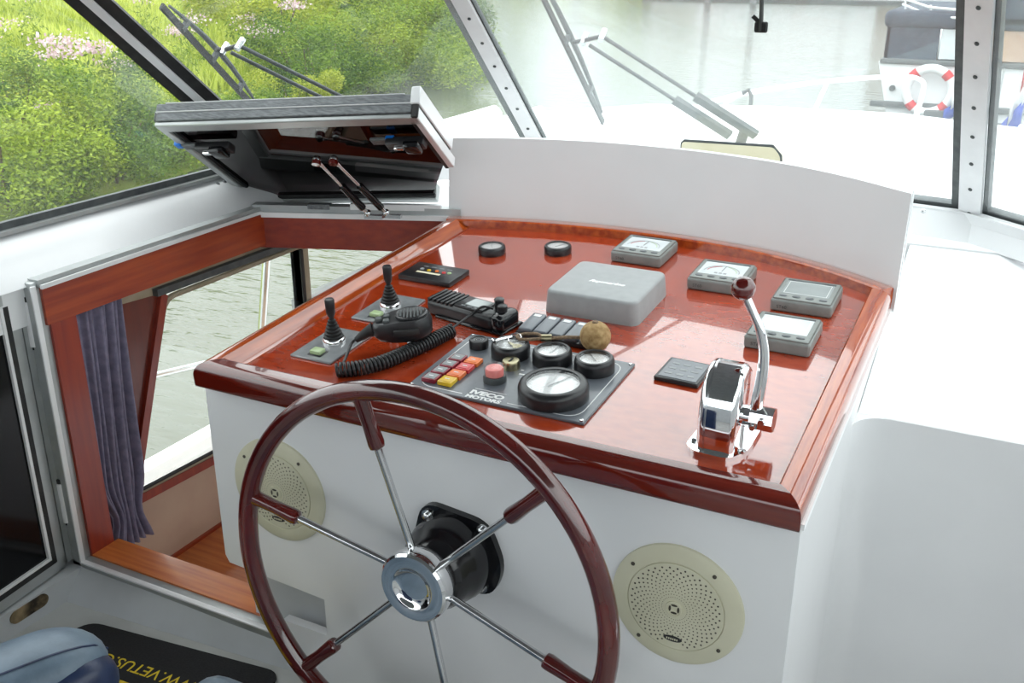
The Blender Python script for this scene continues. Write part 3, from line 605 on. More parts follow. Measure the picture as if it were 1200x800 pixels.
# hydraulic pump behind the wheel
pm = thing('helm_pump', 'black helm pump housing bolted to the console behind the wheel', 'helm pump', T(-.684, YF, -.886))
XZf = lambda c: Matrix(((1, 0, 0, c[0]), (0, 0, -1, c[1]), (0, 1, 0, c[2]), (0, 0, 0, 1)))      # local z toward the viewer
fl = rounded_loop([(-.060, .078), (.056, .066), (.084, -.005), (.064, -.062), (-.060, -.062), (-.080, .0)], .03, 6)
obj('flange', MB().prism(fl, 0, .012, XZf((-.684, YF, -.876))), 'blackgl', pm)
obj('housing', MB().lathe([(.072, .010), (.071, .03), (.066, .050), (.060, .062), (.058, .076), (.050, .090), (.02, .098)], 40, XZf((-.690, YF, -.881))), 'blackgl', pm)
for x, z in ((-.733, -.820), (-.635, -.820), (-.637, -.923), (-.733, -.923)):
    k = obj('bolt', MB().lathe([(.010, 0), (.010, .003), (.0065, .003), (.0065, .008), (.004, .010)], 14, XZf((x, YF-.012, z))), 'steel', pm)
obj('filler_plug', MB().lathe([(.012, 0), (.012, .006), (.007, .009)], 16, T(-.722, YF-.040, -.834) @ RX(.9)), 'blackpl', pm)

# ------------------------------------------------------------------ speakers
def speaker(cx, cz, label):
    m = XZf((cx, YF, cz)); t = thing('loudspeaker', label, 'speaker', m, 'round console speakers')
    obj('outer_ring', MB().lathe([(.097, 0), (.0965, .004), (.090, .007), (.072, .0085), (.071, .007), (.02, .0068)], 64), 'cream', t, world=False)
    g = obj('grille', MB().lathe([(.0705, .006), (.070, .0092), (.055, .0108), (.016, .0122), (1e-6, .0124)], 64), 'cream', t, world=False)
    hb = MB()
    for ring in range(11):
        r = .0185+ring*.0046; hr = .00062+ring*.00010; z = .0127-(r/.07)**2*.0027
        for k in range(36):
            a = 2*PI*(k+ring*.5)/36
            if ring >= 8 and -PI/2-.25 < ((a+PI) % (2*PI))-PI < -PI/2+.25: continue
            c = Vector((r*math.cos(a), r*math.sin(a), z)); n0 = len(hb.v)
            hb.v += [(c.x+hr*math.cos(q*PI/3), c.y+hr*math.sin(q*PI/3), z) for q in range(6)]; hb.f.append(tuple(n0+q for q in range(6)))
    o = obj('grille_hole', hb, 'hole', t, world=False, smooth=False); o['kind'] = 'stuff'
    c_ = obj('centre_cap', MB().lathe([(.013, .011), (.0125, .0150), (.010, .0155), (.0095, .014), (1e-6, .014)], 28), 'cream', t, world=False)
    for q in range(4):
        a = PI/2*q; obj('cap_slot', MB().lathe([(.0022, 0), (.0022, .0005)], 8, T(.0062*math.cos(a), .0062*math.sin(a), .0141) @ RZ(a) @ Matrix.Diagonal((.8, 2.2, 1, 1))), 'hole', c_, world=False)
    for q in range(4):
        a = PI/4+q*PI/2+.12; obj('screw', MB().lathe([(.003, 0), (.003, .0012), (.0012, .0022)], 10, T(.084*math.cos(a), .084*math.sin(a), .0075)), 'hole', t, world=False)
    bd = obj('badge', MB().lathe([(.014, 0), (.013, .0012)], 24, T(0, -.052, .0112) @ Matrix.Diagonal((1, .34, 1, 1))), 'blackpl', t, world=False)
    for q in range(6): obj('badge_mark', MB().box((-.009+q*.003, -.0535, .0122), (-.0072+q*.003, -.0505, .0127)), 'cream', bd, world=False)
    return t
speaker(-.328, -.861, 'round cream loudspeaker at the right of the steering wheel')
speaker(-1.040, -.861, 'round cream loudspeaker half hidden behind the wheel rim on the left')

# ------------------------------------------------------------------ instruments on the dashboard (local z = off the panel)
def bezel_gauge(parent, x, y, r, h, face='dialwhite', inner=.76, dial=True, needle=None, name='gauge'):
    m = T(x, y, 0)
    g = obj(name, MB().lathe([(r*.97, 0), (r, h*.25), (r, h*.7), (r*.96, h*.9), (r*.88, h), (r*(inner+.02), h), (r*inner, h*.9), (r*inner, h*.5)], 40, m), 'blackpl', parent, world=False)
    d = obj('dial', MB().lathe([(r*inner, h*.6), (r*inner, h*.80), (1e-6, h*.80)], 40, m), face, g, world=False)
    if dial:
        tk = MB()
        for k in range(13):
            a = math.radians(220-k*260/12); c, s = math.cos(a), math.sin(a); i0, i1 = r*inner*.82, r*inner*.95
            w = .0006; tk.add([(x+i0*c-w*s, y+i0*s+w*c, h*.805), (x+i0*c+w*s, y+i0*s-w*c, h*.805), (x+i1*c+w*s, y+i1*s-w*c, h*.805), (x+i1*c-w*s, y+i1*s+w*c, h*.805)], [(0, 1, 2, 3)])
        obj('scale_mark', tk, 'grey_ink', g, world=False, smooth=False)['kind'] = 'stuff'
    if needle is not None:
        a = math.radians(needle); obj('needle', MB().beam((x-.2*r*math.cos(a), y-.2*r*math.sin(a), h*.84), (x+.66*r*math.cos(a), y+.66*r*math.sin(a), h*.84), .0016, .0008, (0, 0, 1)), 'grey_ink', g, world=False)
    obj('lens', MB().lathe([(r*(inner+.01), h*.88), (r*(inner+.01), h*.96), (r*inner*.6, h*1.0), (1e-6, h*1.02)], 40, m), 'lens', g, world=False)
    return g
t = thing('small_gauge', 'small round black gauge nearest the left back rail', 'gauge', onp(.182, .701), 'small round gauges at the back of the dashboard'); bezel_gauge(t, 0, 0, .030, .018, needle=120)
t = thing('small_gauge', 'small round black gauge beside the grey plotter cover', 'gauge', onp(.314, .757), 'small round gauges at the back of the dashboard'); bezel_gauge(t, 0, 0, .030, .018, needle=60)

def st_display(u, v, label, analog, face, rz=0.):
    t = thing('instrument_display', label, 'instrument', onp(u, v, rz), 'square grey instrument displays')
    w = .0555
    body = obj('case', MB().rbox((-w, -w, 0), (w, w, .024), .005, 3), 'st_body', t, world=False)
    obj('case_rim', MB().rbox((-w+.003, -w+.003, .022), (w-.003, w-.003, .0265), .004, 3), 'st_body', t, world=False)
    obj('hood_slot', MB().rbox((-w+.011, w-.016, .0258), (w-.011, w-.010, .0272), .0006, 1), 'seal', t, world=False)
    sc = obj('screen', MB().rbox((-w+.012, -w+.028, .0258), (w-.012, w-.017, .0270), .0006, 1), face, t, world=False)
    if analog:
        n = 24; ring = [(.033*math.cos(PI*k/n)*1.05, -.004+.034*math.sin(PI*k/n)*.95-.006, .0274) for k in range(n+1)]
        obj('scale_arc', MB().tube(ring, .0007, 5, flat=.4), 'grey_ink', sc, world=False)
        for sg, mt in ((-1, 'lamp_r'), (1, 'green')):
            obj('colour_arc', MB().tube([(sg*.029*math.cos(PI/2*k/10*.8+.1), -.010+.029*math.sin(PI/2*k/10*.8+.1), .0274) for k in range(11)], .0008, 5, flat=.3), mt, sc, world=False)
        obj('needle', MB().beam((0, -.006, .0276), (.002, .022, .0276), .0014, .0006, (0, 0, 1)), 'grey_ink', sc, world=False)
        for q in range(3): obj('digit_mark', MB().box((-.012+q*.009, -.020, .0270), (-.006+q*.009, -.014, .0273)), 'grey_ink', sc, world=False)
    else:
        obj('screen_frame', MB().tube([(-w+.017, -w+.032, .0271), (w-.017, -w+.032, .0271), (w-.017, w-.021, .0271), (-w+.017, w-.021, .0271)], .0006, 4, True, flat=.3), 'white_ink', sc, world=False)
    for k in range(4):
        obj('button', MB().lathe([(.0075, 0), (.0072, .0014), (.0055, .0024), (1e-6, .0027)], 18, T(-.036+k*.024, -w+.016, .0262) @ Matrix.Diagonal((1, .62, 1, 1))), 'alu_dark', t, world=False)
    text('lettering', 'ST60', .009, T(-.034, -w-.0002, .010) @ RX(PI/2), 'seal', t, .0003)
    return t
st_display(.496, .802, 'grey square dial instrument partly behind the plotter cover', True, 'lcd', -.02)
st_display(.689, .717, 'grey square dial instrument with red and green arcs behind the throttle knob', True, 'lcd')
st_display(.862, .675, 'grey square display with a dark screen at the right back corner', False, 'lcd_dark')
st_display(.860, .500, 'grey square display with a light screen behind the throttle lever', False, 'lcd')

t = thing('plotter_cover', 'large grey plastic sun cover over the chart plotter', 'cover', onp(.516, .540))
bm = bmesh.new(); bmesh.ops.create_cube(bm, size=1)
for v in bm.verts:
    k = 1.0 if v.co.z < 0 else .965; v.co = Vector((v.co.x*.186*k, v.co.y*.176*k, .0 if v.co.z < 0 else .045))
bmesh.ops.bevel(bm, geom=[e for e in bm.edges if abs(e.verts[0].co.z-e.verts[1].co.z) > .01], offset=.016, segments=4, profile=.5, affect='EDGES')
bmesh.ops.bevel(bm, geom=[e for e in bm.edges if all(v.co.z > .04 for v in e.verts)], offset=.006, segments=3, profile=.5, affect='EDGES')
obj('cover_shell', MB().bm(bm), 'cover', t, world=False)
text('lettering', 'Raymarine', .0145, T(.004, -.012, .0452), 'white_ink', t, .0003, .35, .0006, sx=1.15)

t = thing('alarm_panel', 'black rectangular switch plate with small coloured lamps by the left rail', 'control panel', onp(.138, .530, -.02))
obj('plate', MB().rbox((-.062, -.042, 0), (.062, .040, .012), .003, 2), 'blackpl', t, world=False)
for k, (x, mt) in enumerate(((-.030, 'grey_ink'), (-.012, 'lamp_y'), (.006, 'lamp_o'), (.024, 'lamp_r'), (.036, 'green'))):
    obj('lamp', MB().lathe([(.0045, 0), (.004, .002), (1e-6, .003)], 14, T(x, .002-.002*(k % 2), .012)), mt, t, world=False)
for k in range(4): obj('printed_mark', MB().box((-.036+k*.019, .018, .0118), (-.025+k*.019, .021, .0123)), 'grey_ink', t, world=False)
obj('label_strip', MB().box((-.034, -.016, .012), (.022, -.009, .0126)), 'cream2', t, world=False)

def joystick(u, v, label):
    t = thing('thruster_joystick', label, 'joystick', onp(u, v), 'bow and stern thruster joysticks')
    obj('plate', MB().rbox((-.043, -.064, 0), (.043, .064, .004), .001, 1), 'greyplate', t, world=False)
    jy = .012
    obj('chrome_collar', MB().lathe([(.0205, .004), (.0205, .009), (.018, .012), (.014, .012)], 32, T(-.004, jy, 0)), 'chrome', t, world=False)
    pr = [(.0165, .010)]
    for k in range(6): z = .014+k*.0058; r = .0158-k*.0020; pr += [(r+.0016, z), (r+.0016, z+.0018), (r-.0012, z+.0034)]
    pr += [(.004, .052)]
    obj('rubber_boot', MB().lathe(pr, 28, T(-.004, jy, 0)), 'rubber', t, world=False)
    obj('stick_grip', MB().lathe([(.004, .048), (.0065, .053), (.0082, .060), (.0088, .082), (.0075, .085), (1e-6, .086)], 24, T(-.004, jy, 0)), 'blackpl', t, world=False)
    k = obj('rocker_button', MB().rbox((-.011, -.050, .004), (.011, -.032, .012), .002, 2, RX(0)), 'green', t, world=False, label='pale green rocker button')
    obj('button_bezel', MB().rbox((-.014, -.053, .003), (.014, -.029, .0055), .001, 1), 'blackpl', k, world=False)
joystick(.142, .172, 'front left thruster joystick on its grey plate beside the coiled cord')
joystick(.146, .348, 'rear thruster joystick on its grey plate behind the microphone')

# VHF handset lying on the panel
RZv = -.19
t = thing('radio_handset', 'black handheld radio lying behind the microphone', 'radio', onp(.312, .372, RZv))
obj('body', MB().rbox((-.085, -.030, .0), (.075, .030, .030), .009, 3), 'blackpl', t, world=False)
obj('raised_face', MB().rbox((-.02, -.024, .027), (.045, .024, .034), .003, 2), 'blackpl', t, world=False)
for k in range(6): obj('speaker_rib', MB().rbox((-.082+k*.0105, -.027, .024+.0008*k), (-.075+k*.0105, .027, .034), .002, 2), 'blackpl', t, world=False)
obj('screen', MB().rbox((.0, -.014, .033), (.040, .018, .0352), .0008, 1), 'lcd_dark', t, world=False)
for k in range(3): obj('key', MB().rbox((-.004+k*.015, -.023, .033), (.006+k*.015, -.017, .0355), .001, 1), 'alu_dark', t, world=False)
obj('head', MB().rbox((.068, -.030, .002), (.098, .026, .036), .010, 3), 'blackgl', t, world=False)
for x, y, h in ((.062, .010, .050), (.080, -.004, .046)):
    obj('control_knob', MB().lathe([(.009, .028), (.009, h-.004), (.0095, h), (.007, h+.002), (1e-6, h+.002)], 20, T(x, y, 0)), 'blackpl', t, world=False)
obj('cradle', MB().rbox((-.06, -.034, -.0), (.098, .034, .006), .002, 1), 'blackgl', t, world=False)
# microphone
t = thing('hand_microphone', 'black fist microphone resting on a chrome hook over the panel', 'microphone', onp(.268, .213, .55) @ T(0, 0, .024) @ RY(-.05) @ Matrix.Diagonal((1.15, 1.15, 1.35, 1)))
# body outline in local xy: cable end at -x
ol = rounded_loop([(-.046, -.014), (-.012, -.030), (.030, -.032), (.046, -.018), (.046, .018), (.030, .032), (-.012, .030), (-.046, .014)], .014, 5)
bm = bmesh.new(); top = [bm.verts.new((x*.90, y*.88, .030-.006*max(0, -x/.046))) for x, y in ol]; mid = [bm.verts.new((x, y, .019)) for x, y in ol]; low = [bm.verts.new((x*.98, y*.95, .008)) for x, y in ol]; bt = [bm.verts.new((x*.8, y*.75, .0)) for x, y in ol]
n = len(ol)
for A, B in ((bt, low), (low, mid), (mid, top)):
    for i in range(n): bm.faces.new((A[i], A[(i+1) % n], B[(i+1) % n], B[i]))
bm.faces.new(top); bm.faces.new(bt[::-1])
body = obj('body', MB().bm(bm), 'blackpl', t, world=False, sharp=.9)
obj('speaker_grille', MB().lathe([(.0245, .0), (.0245, .003), (.022, .0042), (.020, .0030), (1e-6, .0034)], 36, T(.016, 0, .0288)), 'blackpl', t, world=False)
for k in range(7): obj('grille_bar', MB().box((-.0005+.016+(k-3)*.0052-.0009, -math.sqrt(.0195**2-((k-3)*.0052)**2), .0312), (.016+(k-3)*.0052+.0009, math.sqrt(.0195**2-((k-3)*.0052)**2), .0326)), 'seal', t, world=False)
for x, y in ((-.022, .008), (-.022, -.010), (-.034, .0)): obj('button', MB().rbox((x-.005, y-.006, .024), (x+.005, y+.006, .0300), .002, 2), 'seal', t, world=False)
obj('strain_relief', MB().tube([(-.044, 0, .014), (-.052, 0, .012), (-.060, 0, .008), (-.072, 0, .002)], [.010, .0075, .0065, .004], 14), 'rubber', t, world=False)
obj('talk_key', MB().rbox((-.012, -.034, .012), (.026, -.028, .021), .002, 2), 'rubber', t, world=False)
t2 = thing('microphone_hook', 'chrome hook screwed to the panel under the microphone', 'hook', onp(.285, .215, .55))
obj('hook_plate', MB().rbox((-.022, -.014, 0), (.022, .014, .003), .001, 1), 'chrome', t2, world=False)
obj('hook_arm', MB().rbox((-.010, -.012, .003), (.012, .012, .0215), .003, 2), 'steel', t2, world=False)
# cords
def bez(pts, n):
    pts = [Vector(p) for p in pts]; out = []
    for i in range(len(pts)-1):
        p0, p1, p2, p3 = pts[max(i-1, 0)], pts[i], pts[i+1], pts[min(i+2, len(pts)-1)]
        for j in range(n):
            t_ = j/n; out.append(.5*((2*p1)+(-p0+p2)*t_+(2*p0-5*p1+4*p2-p3)*t_*t_+(-p0+3*p1-3*p2+p3)*t_**3))
    out.append(pts[-1]); return out
ax = bez([(.222, .078, -.008), (.252, .098, -.008), (.278, .134, -.008), (.295, .185, -.008), (.309, .235, -.008), (.320, .290, -.008)], 40)
L_ = [0.]
for i in range(1, len(ax)): L_.append(L_[-1]+(ax[i]-ax[i-1]).length)
turns = 36; hp = []; per = 12; tot = turns*per
for k in range(tot+1):
    s = k/tot*L_[-1]; i = max(j for j in range(len(L_)) if L_[j] <= s+1e-9); i = min(i, len(ax)-2)
    f = (s-L_[i])/(L_[i+1]-L_[i]); c = ax[i].lerp(ax[i+1], f); d = (ax[i+1]-ax[i]).normalized(); a = Vector((0, 0, 1)); bb = d.cross(a)
    an = 2*PI*k/per; hp.append(PM @ (c+(a*math.cos(an)+bb*math.sin(an))*.0108))
t = thing('coiled_cord', 'black coiled microphone cord lying across the left of the panel', 'cord', onp(.26, .12))
obj('coil', MB().tube(hp, .0029, 6), 'blackpl', t, sharp=3.)
b = MB(); b.tube([PM @ p for p in bez([(.320, .290, -.004), (.333, .335, .006), (.352, .348, .020), (.372, .352, .018)], 8)], .0022, 8); obj('straight_lead', b, 'blackpl', t)
mp_ = TM['hand_microphone'] @ Vector((-.070, 0, .003)); mp_ = PM.inverted() @ mp_
b = MB(); b.tube([PM @ p for p in bez([(.224, .080, -.006), (.214, .098, -.012), (.208, .118, -.012), (mp_.x-.004, mp_.y-.012, mp_.z-.004), tuple(mp_)], 8)], .0026, 8); obj('straight_lead', b, 'blackpl', t)

# engine instrument panel
EU, EV = .506, .198
t = thing('engine_panel', 'dark grey engine instrument panel with gauges and warning lamps', 'instrument panel', onp(EU, EV))
hw, hh = .155, .108
obj('plate', MB().rbox((-hw, -hh, 0), (hw, hh, .005), .001, 1), 'plate', t, world=False)
bl = rounded_loop([(-hw+.012, -hh+.010), (hw-.014, -hh+.010), (hw-.014, hh-.010), (-hw+.012, hh-.010)], .03, 6)
bl = [(.022, -hh+.010)]+bl[7:]+bl[:7]+[(-.058, -hh+.010)]
obj('border_line', MB().tube([(x, y, .0050) for x, y in bl], .0009, 4, flat=.3), 'white_ink', t, world=False)
for sx in (-1, 1):
    for sy in (-1, 1): obj('screw', MB().lathe([(.0035, .005), (.003, .0068), (1e-6, .0072)], 12, T(sx*(hw-.006), sy*(hh-.006), 0)), 'steel', t, world=False)
def el(u, v): return u-EU, v-EV
x, y = el(.584, .150); g = bezel_gauge(t, x, y, .056, .031, inner=.74, needle=65, name='tachometer'); g['label'] = 'large round tachometer'
for (u, v), nd in (((.456, .254), 100), ((.532, .258), 80), ((.608, .258), 130)):
    x, y = el(u, v); bezel_gauge(t, x, y, .0335, .029, inner=.74, needle=nd)
x, y = el(.390, .262); k = obj('buzzer', MB().lathe([(.017, .005), (.017, .018), (.0155, .020), (.013, .020), (.012, .0185), (1e-6, .0185)], 32, T(x, y, 0)), 'blackpl', t, world=False)
for r in (.004, .008): obj('buzzer_ring', MB().tube([(x+r*math.cos(q*PI/8), y+r*math.sin(q*PI/8), .0188) for q in range(16)], .0006, 4, True), 'grey_ink', k, world=False)
x, y = el(.475, .160); k = obj('start_button', MB().lathe([(.019, .005), (.019, .012), (.0175, .016)], 32, T(x, y, 0)), 'seal', t, world=False)
obj('button_cap', MB().lathe([(.0150, .012), (.0150, .026), (.0135, .0285), (1e-6, .0285)], 32, T(x, y, 0)), 'pink', k, world=False, label='pink red cap under a clear guard')
obj('clear_guard', MB().lathe([(.0175, .016), (.0170, .030), (.0145, .0325), (1e-6, .033)], 32, T(x, y, 0)), 'lens', k, world=False)
x, y = el(.478, .212); k = obj('key_switch', MB().lathe([(.0150, .005), (.0150, .016), (.0135, .019), (.009, .0195), (1e-6, .0185)], 32, T(x, y, 0)), 'gold', t, world=False)
obj('key_slot', MB().rbox((x-.0015, y-.007, .018), (x+.0015, y+.007, .0202), .0003, 1), 'rubber', k, world=False)
LB = [['lamp_dr', 'lamp_dr', 'lamp_dr', 'lamp_dr'], ['lamp_y', 'lamp_o', 'lamp_r', 'lamp_o']]
for i in range(2):
    for j in range(4):
        u = .379+i*.030+j*.0015; v = .121+j*.0262; x, y = el(u, v)
        lens = obj('warning_lamp', MB().rbox((x-.0128, y-.0118, .005), (x+.0128, y+.0118, .0125), .0015, 2), LB[i][j], t, world=False)
        obj('lamp_top', MB().rbox((x-.0100, y-.0088, .0122), (x+.0100, y+.0088, .0134), .0006, 1), {'lamp_dr': 'grey_ink'}.get(LB[i][j], LB[i][j]), lens, world=False)
        obj('lamp_symbol', MB().box((x-.004, y-.001, .0134), (x+.004, y+.001, .0137)), 'white_ink', lens, world=False)
x, y = el(.487, .111); text('lettering', 'IVECO', .0165, T(x, y, .0051), 'white_ink', t, .0003, 0., .0008, sx=1.25)
text('lettering', 'MOTORS', .0125, T(x, y-.0145, .0051), 'white_ink', t, .0003, 0., .0006, sx=1.2)
obj('thin_line', MB().box((x-.028, y+.0115, .005), (x+.028, y+.0125, .0056)), 'white_ink', t, world=False)
for du, dv, w in ((.022, -.002, .005), (.030, -.016, .014)): obj('small_label', MB().box((x*0+el(.478+du, .212+dv)[0]-w/2, el(0, .212+dv)[1]-.002, .005), (el(.478+du, 0)[0]+w/2, el(0, .212+dv)[1]+.002, .0055)), 'white_ink', t, world=False)

# rocker switches
t = thing('rocker_switch_block', 'row of five black rocker switches behind the engine panel', 'switch', onp(.502, .366, -.05))
obj('housing', MB().rbox((-.078, -.034, 0), (.080, .034, .010), .003, 2), 'blackpl', t, world=False)
for k in range(5):
    x = -.060+k*.030
    r = obj('rocker', MB().rbox((-.0138, -.031, 0), (.0138, .031, .012), .004, 3, T(x, 0, .008) @ RX(.10)), 'plate', t, world=False)
    if k < 4: obj('rocker_window', MB().rbox((-.007, .016, .0118), (.007, .024, .0126), .0003, 1, T(x, 0, .008) @ RX(.10)), 'white_ink', r, world=False)
# cork ball key float
t = thing('cork_key_float', 'cork ball key float with cord and ring resting on a gauge', 'key float', onp(.575, .318))
o_ = PM @ Vector((.585, .322, .0))
obj('cork_ball', MB().sphere(tuple(PM @ Vector((.583, .322, .014))), .0265, 28), 'cork', t, sharp=3.)
obj('ball_tip', MB().lathe([(.006, 0), (.004, .003), (1e-6, .004)], 12, T(*(PM @ Vector((.583, .322, .0395))))), 'cord', t)
obj('cord', MB().tube([PM @ p for p in bez([(.560, .311, .012), (.540, .302, .013), (.524, .294, .012), (.512, .288, .012)], 6)], .0032, 10), 'cord', t)
obj('cord_whipping', MB().cyl(PM @ Vector((.516, .291, .012)), PM @ Vector((.500, .284, .012)), .0062), 'gold', t)
obj('cord_loop', MB().tube([PM @ p for p in bez([(.502, .286, .012), (.488, .294, .013), (.470, .288, .013), (.458, .276, .012), (.470, .266, .012), (.486, .272, .012), (.500, .282, .012)], 6)], .0028, 8), 'cord', t)
rg = obj('split_ring', MB().tube([tuple(PM @ Vector((.456+.011*math.cos(q*PI/12), .270+.011*math.sin(q*PI/12), .010+.004*math.sin(q*PI/12)))) for q in range(24)], .0012, 6, True), 'chrome', t)
obj('snap_hook', MB().tube([PM @ p for p in bez([(.452, .268, .013), (.440, .256, .012), (.430, .246, .011), (.424, .249, .011)], 5)], .0020, 8), 'chrome', t)
obj('key', MB().rbox((-.011, -.003, 0), (.016, .003, .002), .0006, 1, PM @ T(.462, .252, .006) @ RZ(-.4)).lathe([(.008, 0), (.008, .002)], 16, PM @ T(.472, .248, .006)), 'gold', t)
# small keypad
t = thing('keypad_display', 'small flat black keypad left of the throttle', 'keypad', onp(.745, .308, -.04))
obj('case', MB().rbox((-.038, -.039, 0), (.036, .039, .008), .0015, 1), 'blackpl', t, world=False)
obj('face', MB().rbox((-.033, -.034, .0078), (.031, .034, .0088), .0005, 1), 'plate', t, world=False)
for i in range(3):
    for j in range(3): obj('key_mark', MB().box((-.026+i*.019, -.022+j*.018, .0088), (-.014+i*.019, -.016+j*.018, .0091)), 'grey_ink', t, world=False)

# throttle
t = thing('throttle_lever', 'chrome single lever throttle with dark red ball knob', 'throttle', onp(.862, .135))
def tl(u, v, h): return (u-.862, v-.135, h-HS)
fl1 = rounded_loop([(-.045, -.045), (-.028, -.058), (.020, -.060), (.040, -.030), (.042, .050), (.034, .062), (-.034, .062), (-.040, .030)], .012, 4)
obj('base_plate', MB().prism(fl1, 0, .007), 'chrome', t, world=False)
prof = [(-.052, 0), (-.054, .030), (-.050, .066), (-.040, .094), (-.024, .113), (-.002, .122), (.020, .118), (.038, .104), (.050, .078), (.055, .045), (.056, 0)]
prof = [(p.x, p.y) for p in [Vector(q) for q in prof]]
def dome(x0, x1, sc):   # profile (v, h) extruded along u
    return MB().prism([(a*sc, c*(1+(sc-1)*.8)) for a, c in prof], x0, x1, Matrix(((0, 0, 1, 0), (1, 0, 0, 0), (0, 1, 0, 0), (0, 0, 0, 1))))
bmx = bmesh.new(); me_ = bpy.data.meshes.new('tmp'); d_ = dome(-.029, .025, 1.); me_.from_pydata(d_.v, [], d_.f); bmx.from_mesh(me_)
bmesh.ops.recalc_face_normals(bmx, faces=list(bmx.faces)); bmesh.ops.bevel(bmx, geom=[e for e in bmx.edges if len(set(round(v.co.x, 4) for v in e.verts)) == 1 and max(v.co.z for v in e.verts) > .01], offset=.009, segments=4, profile=.5, affect='EDGES')
obj('housing', MB().bm(bmx), 'chrome', t, world=False, sharp=.55)
obj('seam_band', dome(-.0185, -.0160, 1.010), 'steel', t, world=False)
for x, y in ((-.036, -.030), (.034, -.034), (.034, .046)): obj('base_bolt', MB().lathe([(.0055, .006), (.0055, .010), (.003, .0115)], 6, T(x, y, 0)), 'steel', t, world=False)
hc = tl(.90, .140, .024)
hb_ = obj('pivot_hub', MB().cyl((.018, hc[1], hc[2]), (.034, hc[1], hc[2]), .016, .014, 24).cyl((.034, hc[1], hc[2]), (.066, hc[1], hc[2]), .018, .018, 8), 'chrome', t, world=False)
obj('clamp_bolt', MB().cyl((.052, hc[1]-.022, hc[2]+.004), (.052, hc[1]-.014, hc[2]+.004), .005, n=6).cyl((.040, hc[1]-.021, hc[2]-.008), (.040, hc[1]-.015, hc[2]-.008), .004, n=6), 'steel', hb_, world=False)
lv = bez([tl(.900, .140, .020), tl(.903, .140, .055), tl(.906, .140, .090), tl(.906, .140, .125), tl(.899, .140, .157), tl(.886, .140, .184), tl(.876, .140, .204)], 8)
N_ = len(lv); obj('lever_arm', MB().tube(lv, [.0095-.0035*min(1, i/N_*1.3) for i in range(N_)], 14), 'chrome', t, world=False, sharp=3.)
obj('ball_knob', MB().sphere(tl(.872, .140, .214), .0165, 24), 'knobred', t, world=False, sharp=3.)

# ------------------------------------------------------------------ wiper drive cover behind the fascia
t = thing('wiper_motor_cover', 'cream box with dark rubber edge behind the fascia board', 'cover', T(-.61, 2.2, -.55))
cm = T(0, 2.335, 0)
pl_ = rounded_loop([(-.690, -.54), (-.690, -.400), (-.482, -.396), (-.466, -.414), (-.452, -.54)], .008, 3)
b = MB(); b.prism(pl_, 2.205, 2.235, XZ); obj('box', b, 'cream2', t)
b = MB(); b.tube([(-.690, 2.21, -.54), (-.690, 2.21, -.403), (-.686, 2.21, -.399), (-.484, 2.21, -.395), (-.467, 2.21, -.413), (-.453, 2.21, -.54)], .0045, 8); obj('rubber_edge', b, 'seal', t)

# wipers
def wiper(label, blade, piv, arms, bx):
    t = thing('windscreen_wiper', label, 'wiper', T(*bx), 'wipers outside the windscreen')
    p, q = Vector(blade[0]), Vector(blade[1]); d = (q-p); up = Vector((0, .75, .65)) * .012
    k = obj('blade_rubber', MB().beam(p, q, .006, .014, (0, .75, .65)), 'rubber', t)
    mid = [p+d*f + up*(1+1.6*math.sin(PI*f)) for f in (0.04, .2, .35, .5, .65, .8, .96)]
    obj('blade_yoke', MB().tube(mid, [.003, .005, .006, .007, .006, .005, .003], 8), 'seal', t)
    for f in (.2, .5, .8): obj('yoke_clip', MB().beam(p+d*f-up*.3, p+d*f+up*2, .010, .010, d), 'seal', t)
    pv = [Vector(x) for x in piv]
    obj('pivot_link', MB().tube([x+up for x in pv], .005, 8), 'blackpl', t)
    for x in pv[-2:]: obj('pivot_nut', MB().cyl(x, x+up*2.6, .007), 'steel', t)
    for a, c in arms:
        a, c = Vector(a), Vector(c)
        obj('arm_rod', MB().cyl(a+up, a.lerp(c, .62)+up, .0045), 'seal', t); obj('arm_channel', MB().beam(a.lerp(c, .6)+up, c+up, .022, .012, (0, .75, .65)), 'seal', t)
    b0 = (Vector(arms[0][1])+Vector(arms[1][1]))/2
    obj('spindle', MB().cyl(b0-up*3, b0+up*2, .012), 'rubber', t)
    return t
# extend blades past the frame top
cB = (Vector((-.994, 2.107, -.097)), Vector((-.945, 2.358, -.397)))
cB = (cB[0]+(cB[0]-cB[1])*.35, cB[1])
wiper('wiper outside the centre windscreen pane', cB, [(-.960, 2.19, -.20), (-.932, 2.181, -.194), (-.879, 2.162, -.182)], [((-.920, 2.185, -.204), (-.610, 2.310, -.405)), ((-.879, 2.162, -.182), (-.545, 2.293, -.397))], (-.6, 2.3, -.4))
wiper('wiper outside the left windscreen pane behind the raised hatch', ((-1.601, 1.574, -.100), (-1.650, 1.88, -.345)), [(-1.606, 1.714, -.203), (-1.600, 1.730, -.207), (-1.562, 1.739, -.196)], [((-1.588, 1.740, -.212), (-1.40, 2.06, -.415)), ((-1.562, 1.739, -.196), (-1.36, 2.09, -.415))], (-1.38, 2.1, -.42))

# strap
t = thing('roof_strap', 'black webbing strap end hanging at the top of the windscreen', 'strap', T(-.39, 1.6, .28))
b = MB(); b.tube([(-.400, 1.62, .29), (-.394, 1.61, .10), (-.391, 1.60, -.02), (-.388, 1.60, -.075), (-.386, 1.60, -.112)], [.009]*5, 8, flat=.3); obj('webbing', b, 'rubber', t)
obj('strap_buckle', MB().rbox((-.396, 1.596, -.114), (-.376, 1.604, -.098), .002, 1).beam((-.400, 1.60, -.090), (-.388, 1.60, -.100), .006, .004, (0, 1, 0)), 'rubber', t)

